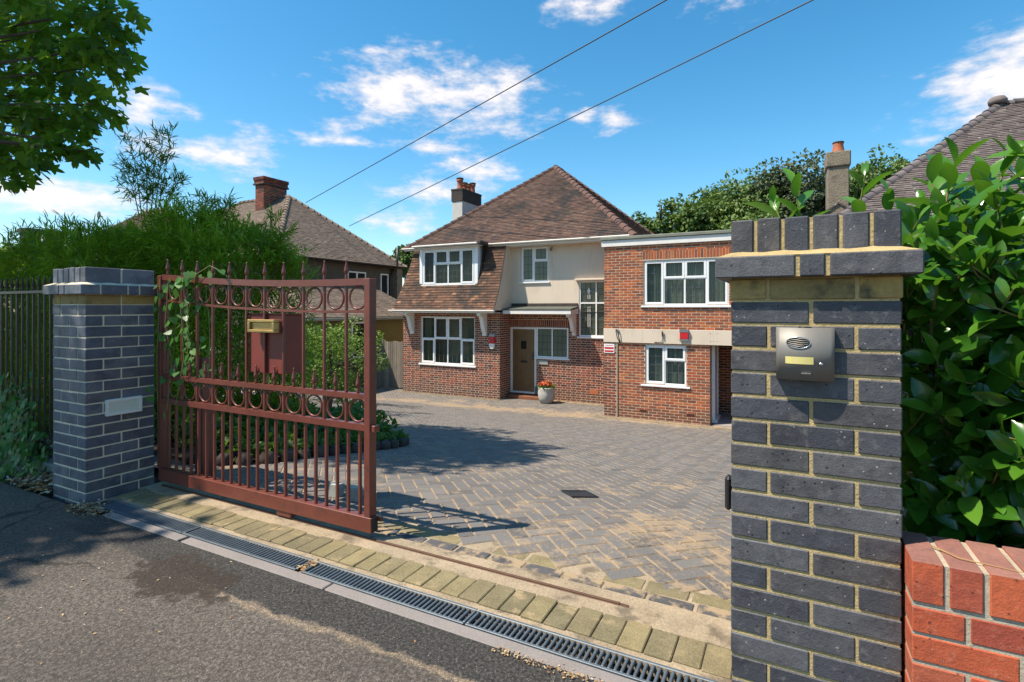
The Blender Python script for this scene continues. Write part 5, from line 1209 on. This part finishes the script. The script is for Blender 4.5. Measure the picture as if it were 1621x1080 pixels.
# --- laurel behind the low wall: shoots with alternate leaves
def laurel():
    t = thing('laurel_bush', 'cherry laurel bush with big glossy leaves behind the intercom pillar', 'bush', (1.3, 2.8, 0))
    st = MB(); P, T, Nn, S, Rn = [], [], [], [], []
    shoots = []
    def add(tip, base, scale=1.0, n=13, light=0.):
        shoots.append((np.array(base, float), np.array(tip, float), scale, n, light))
    for i in range(620):
        # tips spread over the outer shell of the bush, leaning to the road and upward
        x = rng.uniform(.32, 3.4); 
        u_ = rng.random()
        topz_ = 1.64 + .10 * min(1, max(0, (x - .4) / .4)) + .05 * math.sin(x * 5) + .05 * math.sin(x * 13)
        if u_ < .62: y = 2.02 + abs(rng.normal(0, .09)); z = rng.uniform(.58, topz_ - .05)
        else: y = rng.uniform(2.1, 3.6); z = topz_ + rng.uniform(-.16, .05)
        dirv = np.array([rng.normal(0, .35) - (.25 if x < .7 else 0), -.55 if u_ < .62 else -.1, rng.uniform(.2, .75)]); dirv /= np.linalg.norm(dirv); L = rng.uniform(.28, .45)
        tip = np.array([x, y, z]); add(tip, tip - dirv * L, rng.uniform(.8, 1.15), int(rng.integers(8, 13)), rng.random() * .4)
    for (x, y, z, dx) in ((.02, 2.62, 1.84, -.1), (-.06, 2.66, 1.78, -.3), (.26, 2.45, 1.82, .05), (.34, 2.5, 1.76, -.05), (.5, 2.3, 1.80, .1), (.62, 2.25, 1.80, .05), (.72, 2.22, 1.78, 0), (.82, 2.3, 1.8, .1), (.58, 2.2, 1.66, -.1), (.78, 2.18, 1.64, 0), (.95, 2.25, 1.72, 0), (.42, 2.2, 1.72, -.2)):
        tip = np.array([x, y, z]); dirv = np.array([dx, rng.normal(0, .1), 1.0]); dirv /= np.linalg.norm(dirv); add(tip, tip - dirv * .42, 1.12, 9, .5)
    for (b, tip, sc, n_, lt) in shoots:
        ax = tip - b; L = np.linalg.norm(ax); ax /= L; bend = rng.normal(0, .03, 3)
        pts = [b + ax * L * f + bend * math.sin(f * math.pi) for f in np.linspace(0, 1, 5)]; st.tube(pts, [.0055, .005, .0042, .0034, .0022], 5, 0, None, False)
        s1 = np.cross(ax, [0, 0, 1.0]) + 1e-6; s1 /= np.linalg.norm(s1); s2_ = np.cross(ax, s1); ph = rng.uniform(0, 6.28)
        for k in range(n_):
            f = 1 - (k / n_) ** .9 * .95; p = b + ax * L * f + bend * math.sin(f * math.pi); a_ = ph + k * 2.4
            rad = s1 * math.cos(a_) + s2_ * math.sin(a_); op = .45 + 1.1 * (k / n_)        # young leaves stand up, older ones spread
            d = ax * math.cos(op) + rad * math.sin(op) + np.array([0, 0, -.12 * k / n_]) + rng.normal(0, .1, 3)
            up_ = ax * math.sin(op) - rad * math.cos(op) * .9 + np.array([0, -.1, .35])
            P.append(p); T.append(d); Nn.append(up_ + rng.normal(0, .15, 3)); S.append(sc * (.088 + .062 * min(1, k / 3)) * rng.uniform(.7, 1.2)); Rn.append(min(1, max(0, (.75 if k < 4 else .3) * rng.uniform(.5, 1.3) + lt * .2)))
    obj('stems', st, 'laurel_stem', t)
    leaves('foliage', np.array(P), np.array(T), np.array(Nn), np.array(S), *LAUREL, 'laurel_leaf', t, np.array(Rn))
    # dark inner leaves
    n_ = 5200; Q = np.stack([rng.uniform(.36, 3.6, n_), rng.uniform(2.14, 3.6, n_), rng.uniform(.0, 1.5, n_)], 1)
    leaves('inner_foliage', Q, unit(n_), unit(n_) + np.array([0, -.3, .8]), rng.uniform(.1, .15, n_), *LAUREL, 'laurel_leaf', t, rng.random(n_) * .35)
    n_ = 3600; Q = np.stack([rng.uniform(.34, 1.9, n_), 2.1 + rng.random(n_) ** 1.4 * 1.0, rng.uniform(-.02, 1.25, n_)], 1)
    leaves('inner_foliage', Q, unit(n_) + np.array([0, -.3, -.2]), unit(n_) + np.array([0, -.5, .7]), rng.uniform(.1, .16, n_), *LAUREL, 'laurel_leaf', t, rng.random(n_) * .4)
    m = MB()
    for i in range(14):
        x = rng.uniform(.5, 3.2); y = rng.uniform(2.4, 3.4); m.tube([(x, y, -.05), (x + rng.normal(0, .1), y + rng.normal(0, .1), .6), (x + rng.normal(0, .2), y - .15, 1.3)], [.03, .02, .01], 6)
    obj('trunks', m, 'bark', t)
laurel()

# --- bamboo hedge
def bamboo(name, label, cx0, cx1, y0, y1, ztop, n_spray, n_in, group=None, wob=1.0):
    t = thing(name, label, 'bamboo', ((cx0 + cx1) / 2, (y0 + y1) / 2, gz((y0 + y1) / 2)), group)
    P, T, Nn, S, Rn = [], [], [], [], []
    for i in range(n_spray):
        u_ = rng.random(); x = rng.uniform(cx0, cx1)
        f = (x - cx0) / (cx1 - cx0); zt = ztop(x) 
        if u_ < .42: y = y0 + abs(rng.normal(0, .14)); z = rng.uniform(-.1, zt - .12); out = np.array([0, -1., .25])
        elif u_ < .74: y = rng.uniform(y0, y1); z = zt - abs(rng.normal(0, .13)); out = np.array([0, -.35, 1.])
        elif u_ < .90: x = cx1 - abs(rng.normal(0, .14)); y = rng.uniform(y0, y1); z = rng.uniform(-.1, zt - .1); out = np.array([1., -.2, .25])
        else: y = y1 - abs(rng.normal(0, .12)); z = rng.uniform(.3, zt); out = np.array([0, 1., .3])
        c_ = mnoise.noise(Vector((x * 1.6, y * 1.6, z * 1.6))); c2 = mnoise.noise(Vector((x * 4 + 9, y * 4, z * 4)))
        k = .16 * c_ * wob + .06 * c2; x, y, z = x + out[0] * k, y + out[1] * k, z + out[2] * k
        if c2 < -.42: continue
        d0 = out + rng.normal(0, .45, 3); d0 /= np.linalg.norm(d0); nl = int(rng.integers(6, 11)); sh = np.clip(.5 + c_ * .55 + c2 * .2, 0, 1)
        for j in range(nl):
            d = d0 + rng.normal(0, .55, 3) + np.array([0, 0, -.25]); P.append((x + d0[0] * .02 * j, y + d0[1] * .02 * j, z + d0[2] * .02 * j)); T.append(d); Nn.append(np.array([0, 0, 1.]) + rng.normal(0, .4, 3)); S.append(rng.uniform(.07, .135)); Rn.append(np.clip(sh * rng.uniform(.6, 1.3), 0, 1))
    n_ = n_in; Q = np.stack([rng.uniform(cx0, cx1 - .1, n_), rng.uniform(y0 + .12, y1 - .1, n_), np.zeros(n_)], 1); Q[:, 2] = [rng.uniform(-.3, max(.2, ztop(q) - .25)) for q in Q[:, 0]]
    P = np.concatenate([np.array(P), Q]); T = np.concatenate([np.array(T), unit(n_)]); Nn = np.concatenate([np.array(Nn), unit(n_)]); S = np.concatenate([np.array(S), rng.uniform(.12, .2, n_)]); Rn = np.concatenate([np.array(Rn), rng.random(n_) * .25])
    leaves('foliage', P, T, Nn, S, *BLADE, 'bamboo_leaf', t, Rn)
    m = MB()
    for i in range(int((cx1 - cx0) * 14)):
        x, y = rng.uniform(cx0, cx1 - .1), rng.uniform(y0 + .15, y1 - .1); z = ztop(x); m.tube([(x, y, gz(y) - .05), (x + rng.normal(0, .03), y, .7), (x + rng.normal(0, .1), y + rng.normal(0, .1), z - .1)], [.009, .008, .003], 5)
    obj('canes', m, 'culm', t)
    return t
zt1 = lambda x: 2.02 + .12 * math.sin(x * 1.9) + .07 * math.sin(x * 5.3) - .5 * max(0, (x + 5.5)) 
bamboo('bamboo_hedge', 'clump of bright green bamboo directly behind the red gate', -6.7, -5.0, 3.15, 4.5, zt1, 4600, 3000, 'bamboo along the boundary')
bamboo('bamboo_hedge', 'bamboo hedge stretch behind the blue brick pillar and the iron railing', -9.2, -6.5, 2.75, 4.3, lambda x: 2.02 + .1 * math.sin(x * 2.3) + .06 * math.sin(x * 6.1), 4600, 2600, 'bamboo along the boundary')
bamboo('bamboo_hedge', 'far left bamboo stretch thinning out behind the railing at the picture edge', -13.5, -9.0, 2.7, 4.3, lambda x: 2.0 + .12 * math.sin(x * 2.1), 4200, 2200, 'bamboo along the boundary')
def tall_bamboo(name, label, culms):
    t = thing(name, label, 'bamboo', (culms[0][0], culms[0][1], gz(culms[0][1]))); m = MB(); P, T, Nn, S, Rn = [], [], [], [], []
    for (x, y, z0_, ex, ey, ez) in culms:
        a, b = Vector((x, y, z0_)), Vector((ex, ey, ez)); pts = []
        for i in range(13): f = i / 12; pts.append(a.lerp(b, f) + Vector((.05 * math.sin(f * 2.5), 0, .06 * math.sin(f * 3.1))))
        m.tube(pts, [.007 * (1 - .75 * i / 12) for i in range(13)], 5, 0, None, False)
        for i in range(2, 13):
            p = pts[i]
            for br in range(3 if i < 12 else 2):
                d = np.array([rng.normal(0, 1), rng.normal(0, .6), rng.uniform(.2, 1.1)]); d /= np.linalg.norm(d); L = rng.uniform(.1, .26) * (1.15 - .5 * i / 12); q = np.array(p) + d * L
                m.tube([p, tuple(np.array(p) + d * L * .5 + np.array([0, 0, .01])), tuple(q)], [.002, .0016, .001], 4, 0, None, False)
                for j in range(int(rng.integers(4, 8))):
                    f = rng.uniform(.4, 1.0); P.append(np.array(p) + d * L * f); T.append(d + rng.normal(0, .65, 3) + np.array([0, 0, -.1])); Nn.append(np.array([0, 0, 1.]) + rng.normal(0, .5, 3)); S.append(rng.uniform(.08, .135)); Rn.append(rng.random() * .35)
    obj('canes', m, 'culm', t); leaves('foliage', np.array(P), np.array(T), np.array(Nn), np.array(S), *BLADE, 'bamboo_leaf', t, np.array(Rn))
c1 = []
for (x1_, y1_) in ((200, 218), (224, 232), (255, 218), (268, 216), (240, 262), (190, 262), (282, 285)):
    e_ = ray(x1_, y1_, 6.4); b_ = ray(225 + (x1_ - 225) * .35 + 8, 345, 6.4); c1.append((*b_, *e_))
tall_bamboo('bamboo_shoots', 'tall dark bamboo shoots standing above the hedge against the sky', c1)
c2_ = []
for (x0_, y0_, x1_, y1_) in ((405, 420, 436, 348), (400, 430, 448, 372), (415, 430, 442, 395), (330, 370, 320, 322), (345, 370, 352, 330), (420, 450, 452, 420)): c2_.append((*ray(x0_, y0_, 5.9), *ray(x1_, y1_, 5.9)))
tall_bamboo('bamboo_shoots', 'short bamboo shoots arching over the gate towards the grey roof', c2_)
# --- bindweed over the gate
def climber(name, label, strands, n_per, size, mat, cat, spread=.03, group=None):
    loc = strands[0][0]; t = thing(name, label, cat, (loc[0], loc[1], 0), group); m = MB(); P, T, Nn, S = [], [], [], []
    for pts in strands:
        pts = [Vector(p) for p in pts]; m.tube(pts, .0025, 4, 0, None, False)
        for i in range(n_per * (len(pts) - 1)):
            k = int(rng.integers(0, len(pts) - 1)); p = pts[k].lerp(pts[k + 1], rng.random()); P.append(np.array(p) + rng.normal(0, spread, 3)); d = np.array([rng.normal(0, .6), -.3, -.6 + rng.normal(0, .5)]); T.append(d); Nn.append(np.array([.3, -.8, .6]) + rng.normal(0, .35, 3)); S.append(rng.uniform(.7, 1.2) * size)
    obj('stems', m, 'culm', t); leaves('foliage', np.array(P), np.array(T), np.array(Nn), np.array(S), *HEART, mat, t)
cs = []
for i in range(9):
    x = -4.12 + i * .055; y = 2.27 if i % 2 else 2.36; cs.append([(x, y, 1.52), (x + rng.normal(0, .05), y, 1.2), (x + rng.normal(0, .06), y, .95), (x + rng.normal(0, .06), y, rng.uniform(.55, .85))])
climber('bindweed', 'green bindweed trailing down the shaded end of the gate', cs, 4, .058, 'ivy_leaf', 'climber', .03)
climber('bindweed', 'bright green bindweed shoot lying on the top rail of the gate', [[(-3.80, 2.26, 1.49), (-3.72, 2.25, 1.53), (-3.62, 2.27, 1.55), (-3.5, 2.28, 1.60), (-3.4, 2.27, 1.57), (-3.3, 2.27, 1.52)]], 2, .085, 'ivy_leaf', 'climber', .02)
cs = []
for i in range(34):
    x = rng.uniform(-6.6, -5.05); y = rng.uniform(1.84, 2.1); h = .62 * math.exp(-((x + 5.8) / .32) ** 2) + .14; cs.append([(x, y, .0), (x + rng.normal(0, .08), y + .03, h * .5), (x + rng.normal(0, .1), y + .06, h)])
climber('ivy', 'ivy and weeds growing up the foot of the iron railing', cs, 11, .055, 'ivy_leaf', 'climber', .045)
# white bindweed flowers
for (px_, py_, d, lab) in ((157, 341, 6.9, 'white bindweed flower at the top of the hedge under the tall shoots'), (68, 378, 7.6, 'white bindweed flower low on the far left of the hedge')):
    m = MB(); p = ray(px_, py_, d - .25); m.lathe([(.006, -.05), (.012, -.02), (.035, .0), (.05, .004)], (0, 0, 0), 10)
    m.v = [(p.x + x, p.y - z * .8, p.z + y + z * .3) for x, y, z in m.v]; tag(obj('bindweed_flower', m, 'white_petal'), lab, 'flower', 'white bindweed flowers')
# --- planted island: low ground cover, stones round the edge
mb = MB(); mb.poly([(x, y, gz(y) + .03) for x, y in BED]); struct(obj('bed_soil', mb, 'soil'))
n_ = 9000; Q = []
while len(Q) < n_:
    x, y = rng.uniform(-7.6, -3.9), rng.uniform(2.8, 6.3)
    if inside(x, y, BED):
        h = .14 + .14 * mnoise.noise(Vector((x * 1.3, y * 1.3, 0))) + .04; edge_ = min(1, max(.3, (-3.95 - x) * 1.6)); Q.append((x, y, gz(y) + .03 + rng.uniform(0, 1) ** .7 * max(.06, h) * 1.5 * edge_))
Q = np.array(Q); o = leaves('ground_cover', Q, unit(n_) + np.array([0, 0, .6]), unit(n_) * .6 + np.array([0, 0, 1.]), rng.uniform(.05, .1, n_), *OVATE, 'bed_leaf', None); stuff(o); tag(o, 'low green ground cover plants filling the edged bed behind the gate', 'ground cover')
edge_pts = [(-4.6, 2.75), (-4.15, 2.9), (-3.95, 3.2), (-3.9, 3.7), (-3.9, 4.3), (-3.93, 4.75), (-4.0, 5.0), (-4.25, 5.2), (-4.9, 5.45)]
mb = MB(); rngs = random.Random(3)
for (a, b) in zip(edge_pts[:-1], edge_pts[1:]):
    L = math.dist(a, b); k = max(1, int(L / .13))
    for i in range(k):
        f = (i + .5) / k; x, y = a[0] + (b[0] - a[0]) * f, a[1] + (b[1] - a[1]) * f; rr = .055 + rngs.uniform(-.01, .012)
        n0 = len(mb.v); mb.lathe([(rr * .9, 0), (rr * 1.1, .03), (rr, .075), (rr * .6, .1), (.0001, .105)], (x, y, gz(y) - .01), 9)
        for q in range(n0, len(mb.v)): v_ = mb.v[q]; mb.v[q] = (v_[0] + rngs.uniform(-.008, .008), v_[1] + rngs.uniform(-.008, .008), v_[2] + rngs.uniform(-.006, .006))
tag(obj('bed_edging', mb, 'dark_band'), 'dark rounded stones edging the planted bed', 'edging')
# --- small leaved bushes
def blob_bush(name, label, c, rad, n_blob, per, size, mat, tmpl, cat='bush', trunk=True, flat=1.0, group=None):
    t = thing(name, label, cat, (c[0], c[1], c[2] - rad[2]), group); P, T, Nn, S, Rn = [], [], [], [], []
    c = np.array(c); rad = np.array(rad)
    for b in range(n_blob):
        d = unit(1)[0]; d[2] = d[2] * .8 + .15; f = rng.uniform(.3, 1.02); bc = c + d * rad * f; br = rng.uniform(.14, .36) * rad.mean(); sh = rng.uniform(.1, .8)
        q = unit(per); rr = br * rng.uniform(.55, 1.1, per) ** .6; p = bc + q * rr[:, None] * np.array([1, 1, .75])
        P.append(p); T.append(q * .5 + unit(per) * .8 + np.array([0, 0, -.2])); Nn.append(q + np.array([0, 0, .6]) + unit(per) * .4); S.append(rng.uniform(.7, 1.3, per) * size); Rn.append(np.clip(sh + rng.normal(0, .18, per) + q[:, 2] * .15, 0, 1))
    leaves('crown', np.concatenate(P), np.concatenate(T), np.concatenate(Nn), np.concatenate(S), *tmpl, mat, t, np.concatenate(Rn))
    if trunk:
        m = MB(); h0 = c[2] - rad[2]; g0 = trunk if isinstance(trunk, float) else h0
        m.tube([(c[0], c[1], g0), (c[0] + .1, c[1], h0 + rad[2] * .4), (c[0], c[1] + .1, c[2] + rad[2] * .4)], [rad.mean() * .07, rad.mean() * .055, rad.mean() * .02], 8)
        for i in range(9):
            d = unit(1)[0]; d[2] = abs(d[2]); e_ = c + d * rad * .75; s_ = (c[0], c[1], h0 + rad[2] * rng.uniform(.3, 1.1)); m.tube([s_, tuple((np.array(s_) + e_) / 2 + rng.normal(0, .1, 3) * rad.mean() * .3), tuple(e_)], [rad.mean() * .03, rad.mean() * .02, rad.mean() * .008], 5)
        obj('trunk', m, 'bark', t)
    return t
blob_bush('privet_bush', 'sunlit yellow green privet bush beyond the letter box', (-8.55, 8.1, .15), (1.25, 1.1, 1.1), 46, 150, .055, 'privet_leaf', OVATE)
blob_bush('privet_bush', 'dark lower bush between the privet and the board fence', (-10.4, 10.2, -.35), (1.2, 1.1, 1.15), 34, 120, .07, 'tree_leaf', OVATE)
# flowers in the planter
fl = thing('flower_plant', 'red and orange flowers with green leaves growing in the stone planter', 'flowers', (-6.86, 15.62, GH + .46))
n_ = 420; d = unit(n_); d[:, 2] = abs(d[:, 2]); Q = np.array([-6.86, 15.62, GH + .47]) + d * np.array([.27, .25, .16]) * rng.uniform(.6, 1, n_)[:, None]
leaves('foliage', Q, d + unit(n_) * .5, d + np.array([0, 0, .6]), rng.uniform(.05, .08, n_), *OVATE, 'bed_leaf', fl)
n_ = 260; d = unit(n_); d[:, 2] = abs(d[:, 2]) * .9 + .3; Q = np.array([-6.89, 15.60, GH + .53]) + d * np.array([.24, .2, .13]) * rng.uniform(.8, 1.1, n_)[:, None]
leaves('blooms', Q, unit(n_), d, rng.uniform(.035, .06, n_), *HEART, 'petal', fl)

# --- street maple overhanging from the left
def maple():
    t = thing('maple_tree', 'large street maple whose leafy boughs hang into the top left', 'tree', (-8.6, .7, 0))
    P, T, Nn, S, Rn = [], [], [], [], []; blobs = []
    U = lambda a, b: rng.uniform(a, b)
    for _ in range(75): blobs.append((np.array([U(-9.3, -6.75), U(-2.6, .2), U(4.9, 7.2)]), U(.45, .7), U(.05, .7)))      # over the pavement
    for _ in range(38):                                                                                                   # reaching out over the drive
        f = rng.random(); blobs.append((np.array([-6.15 - 2.3 * f + rng.normal(0, .3), 2.3 + 1.9 * f + rng.normal(0, .3), U(6.2, 7.0)]), U(.35, .55), U(.1, .6)))
    for _ in range(24): blobs.append((np.array([U(-7.6, -6.15), U(.95, 2.5), U(6.2, 7.0)]), U(.35, .5), U(.1, .6)))
    for _ in range(60): blobs.append((np.array([U(-12.8, -9.2), U(-2.4, 4.2), U(4.2, 8.4)]), U(.5, .75), U(.05, .7)))     # far side
    for _ in range(25): blobs.append((np.array([U(-10.5, -7.2), U(-1.8, 2.4), U(7.4, 9.0)]), U(.45, .7), U(.3, .9)))
    for (px_, py_, d_, r_) in ((40, 60, 5.2, .55), (110, 40, 5.0, .45), (170, 30, 4.9, .3), (60, 150, 5.2, .5), (130, 110, 5.0, .38), (165, 75, 4.9, .28), (20, 200, 5.2, .45), (90, 190, 5.0, .3), (150, 165, 4.9, .2), (105, 222, 4.9, .17), (30, 255, 5.0, .22), (10, 285, 4.9, .13), (190, 12, 4.9, .2), (70, 235, 4.9, .16), (135, 240, 4.9, .08), (-40, 120, 5.3, .6), (-50, 240, 5.2, .45)):
        blobs.append((np.array(ray(px_, py_, d_)), r_, rng.uniform(.1, .55)))
    br = MB(); tr = np.array([-8.6, .7, 0])
    br.tube([tuple(tr), (-8.55, .75, 1.5), (-8.4, .9, 3.0), (-8.1, 1.3, 5.0), (-7.9, 1.5, 8.0)], [.24, .2, .18, .13, .05], 12)
    for (b, r_, sh) in blobs:
        n_ = int(175 * (r_ / .55) ** 2) + 8; q = unit(n_); rr = r_ * rng.uniform(.25, 1.05, n_) ** .6
        P.append(b + q * rr[:, None] * np.array([1.1, 1.1, .7])); T.append(q * .6 + unit(n_) * .5 + np.array([.25, .1, -.55])); Nn.append(np.array([-.25, -.25, 1.0]) + unit(n_) * .55); S.append(rng.uniform(.095, .16, n_)); Rn.append(np.clip(sh + rng.normal(0, .22, n_), 0, 1))
        s_ = np.array([-8.45, .95, min(max(2.6, b[2] - 1.2), 6)]); mid = (s_ + b) / 2 + np.array([0, 0, .25]); br.tube([tuple(s_), tuple(mid), tuple(b)], [.035, .022, .006], 5, 0, None, False)
    obj('trunk', br, 'bark', t)
    leaves('crown', np.concatenate(P), np.concatenate(T), np.concatenate(Nn), np.concatenate(S), *MAPLE, 'maple_leaf', t, np.concatenate(Rn))
maple()
# --- trees beyond the roofs
def bg_tree(px_, pyt, d, wpx, label, mat='tree_leaf', n_blob=60, per=80, dens=.3, hr=1.35):
    n_blob = int(n_blob * 1.5)
    top = ray(px_, pyt, d); rw = wpx / 845 * d / 2; rz = rw * hr; c = (top.x, top.y, top.z - rz)
    blob_bush('background_tree', label, c, (rw, rw, rz), n_blob, per, dens, mat, OVATE, 'tree', -1.9, group='trees beyond the roofs')
bg_tree(1090, 302, 42, 95, 'round topped tree at the left end of the row above the flat roof')
bg_tree(1128, 288, 45, 80, 'narrow pointed tree standing second in the row above the flat roof', hr=1.5)
bg_tree(1178, 270, 42, 120, 'broad dark tree in the middle of the row above the flat roof', n_blob=80)
bg_tree(1262, 246, 40, 130, 'tall grey green feathery tree just left of the stone chimney', 'grey_tree_leaf', 90)
bg_tree(1345, 262, 39, 90, 'light leaved tree directly behind the stone chimney', n_blob=60)
bg_tree(1400, 240, 41, 110, 'airy tree between the stone chimney and the lichened roof', n_blob=60)
bg_tree(1460, 242, 43, 90, 'tree half hidden by the slope of the lichened roof')
bg_tree(1022, 338, 44, 60, 'small tree peeping over the right hip of the main roof', n_blob=30)
bg_tree(640, 388, 46, 40, 'small treetop in the gap left of the main roof', n_blob=24)
bg_tree(1215, 318, 36, 150, 'low bushy tree in front of the row above the flat roof', n_blob=70)
# --- litter
def litter(label, n_, fx, size=(.012, .03)):
    Q = np.array([fx() for _ in range(n_)]); T = unit(n_) * np.array([1, 1, .15]); o = leaves('leaf_litter', Q, T, unit(n_) * .5 + np.array([0, 0, 1.]), rng.uniform(*size, n_), *OVATE, 'dead_leaf', None); stuff(o); tag(o, label, 'dead leaves')
def nrm(cx_, cy_, sx_, sy_, z=.006): return lambda: (cx_ + rng.normal(0, sx_), cy_ + rng.normal(0, sy_), z + rng.uniform(0, .014))
litter('heap of dry brown leaves between the drain end and the pillar foot', 420, nrm(-4.03, 1.80, .09, .035))
litter('dry leaves and soil crumbs at the foot of the railing beside the pillar', 520, lambda: (rng.uniform(-5.2, -4.62), rng.uniform(1.8, 2.04), .01 + rng.uniform(0, .03)), (.02, .05))
litter('small clump of red brown leaves at the gap between two grates', 60, nrm(-2.185, 1.94, .012, .03, -.012), (.012, .026))
litter('leaf scraps lying in the trough under the grates', 700, lambda: (rng.uniform(-4.0, -.25), rng.uniform(1.89, 1.995), -.115 + rng.uniform(0, .05)), (.015, .04))
litter('pale leaf scraps scattered over the pavement', 85, lambda: (-3.2 + rng.normal(0, .9), rng.uniform(.9, 1.78), .003 + rng.uniform(0, .003)), (.006, .018))
litter('orange brown seeds on the tarmac at the foot of the kerb edging near the camera', 260, lambda: (rng.uniform(-1.0, -.4) , rng.normal(1.785, .012), .004 + rng.uniform(0, .006)), (.006, .014))
# drain cover in the drive
cv = thing('drain_cover', 'small square dark iron cover set in the block paving', 'drain cover', (-1.42, 3.86, gz(3.86)))
mb = MB(); x_, y_ = -1.42, 3.86; s_ = .1; zc = lambda y: gz(y) + .005; a0 = [(-.7, -.7), (.7, -.7), (.7, .7), (-.7, .7)]
mb.poly([(x_ + (p - q) * s_, y_ + (p + q) * s_, zc(y_ + (p + q) * s_)) for p, q in a0]); obj('lid', mb, 'dark_metal', cv)
mb = MB(); pp = [(x_ + (p - q) * s_ * 1.06, y_ + (p + q) * s_ * 1.06, zc(y_ + (p + q) * s_ * 1.06)) for p, q in a0]; mb.tube(pp + [pp[0]], .007, 4); obj('rim', mb, 'dark_metal', cv)
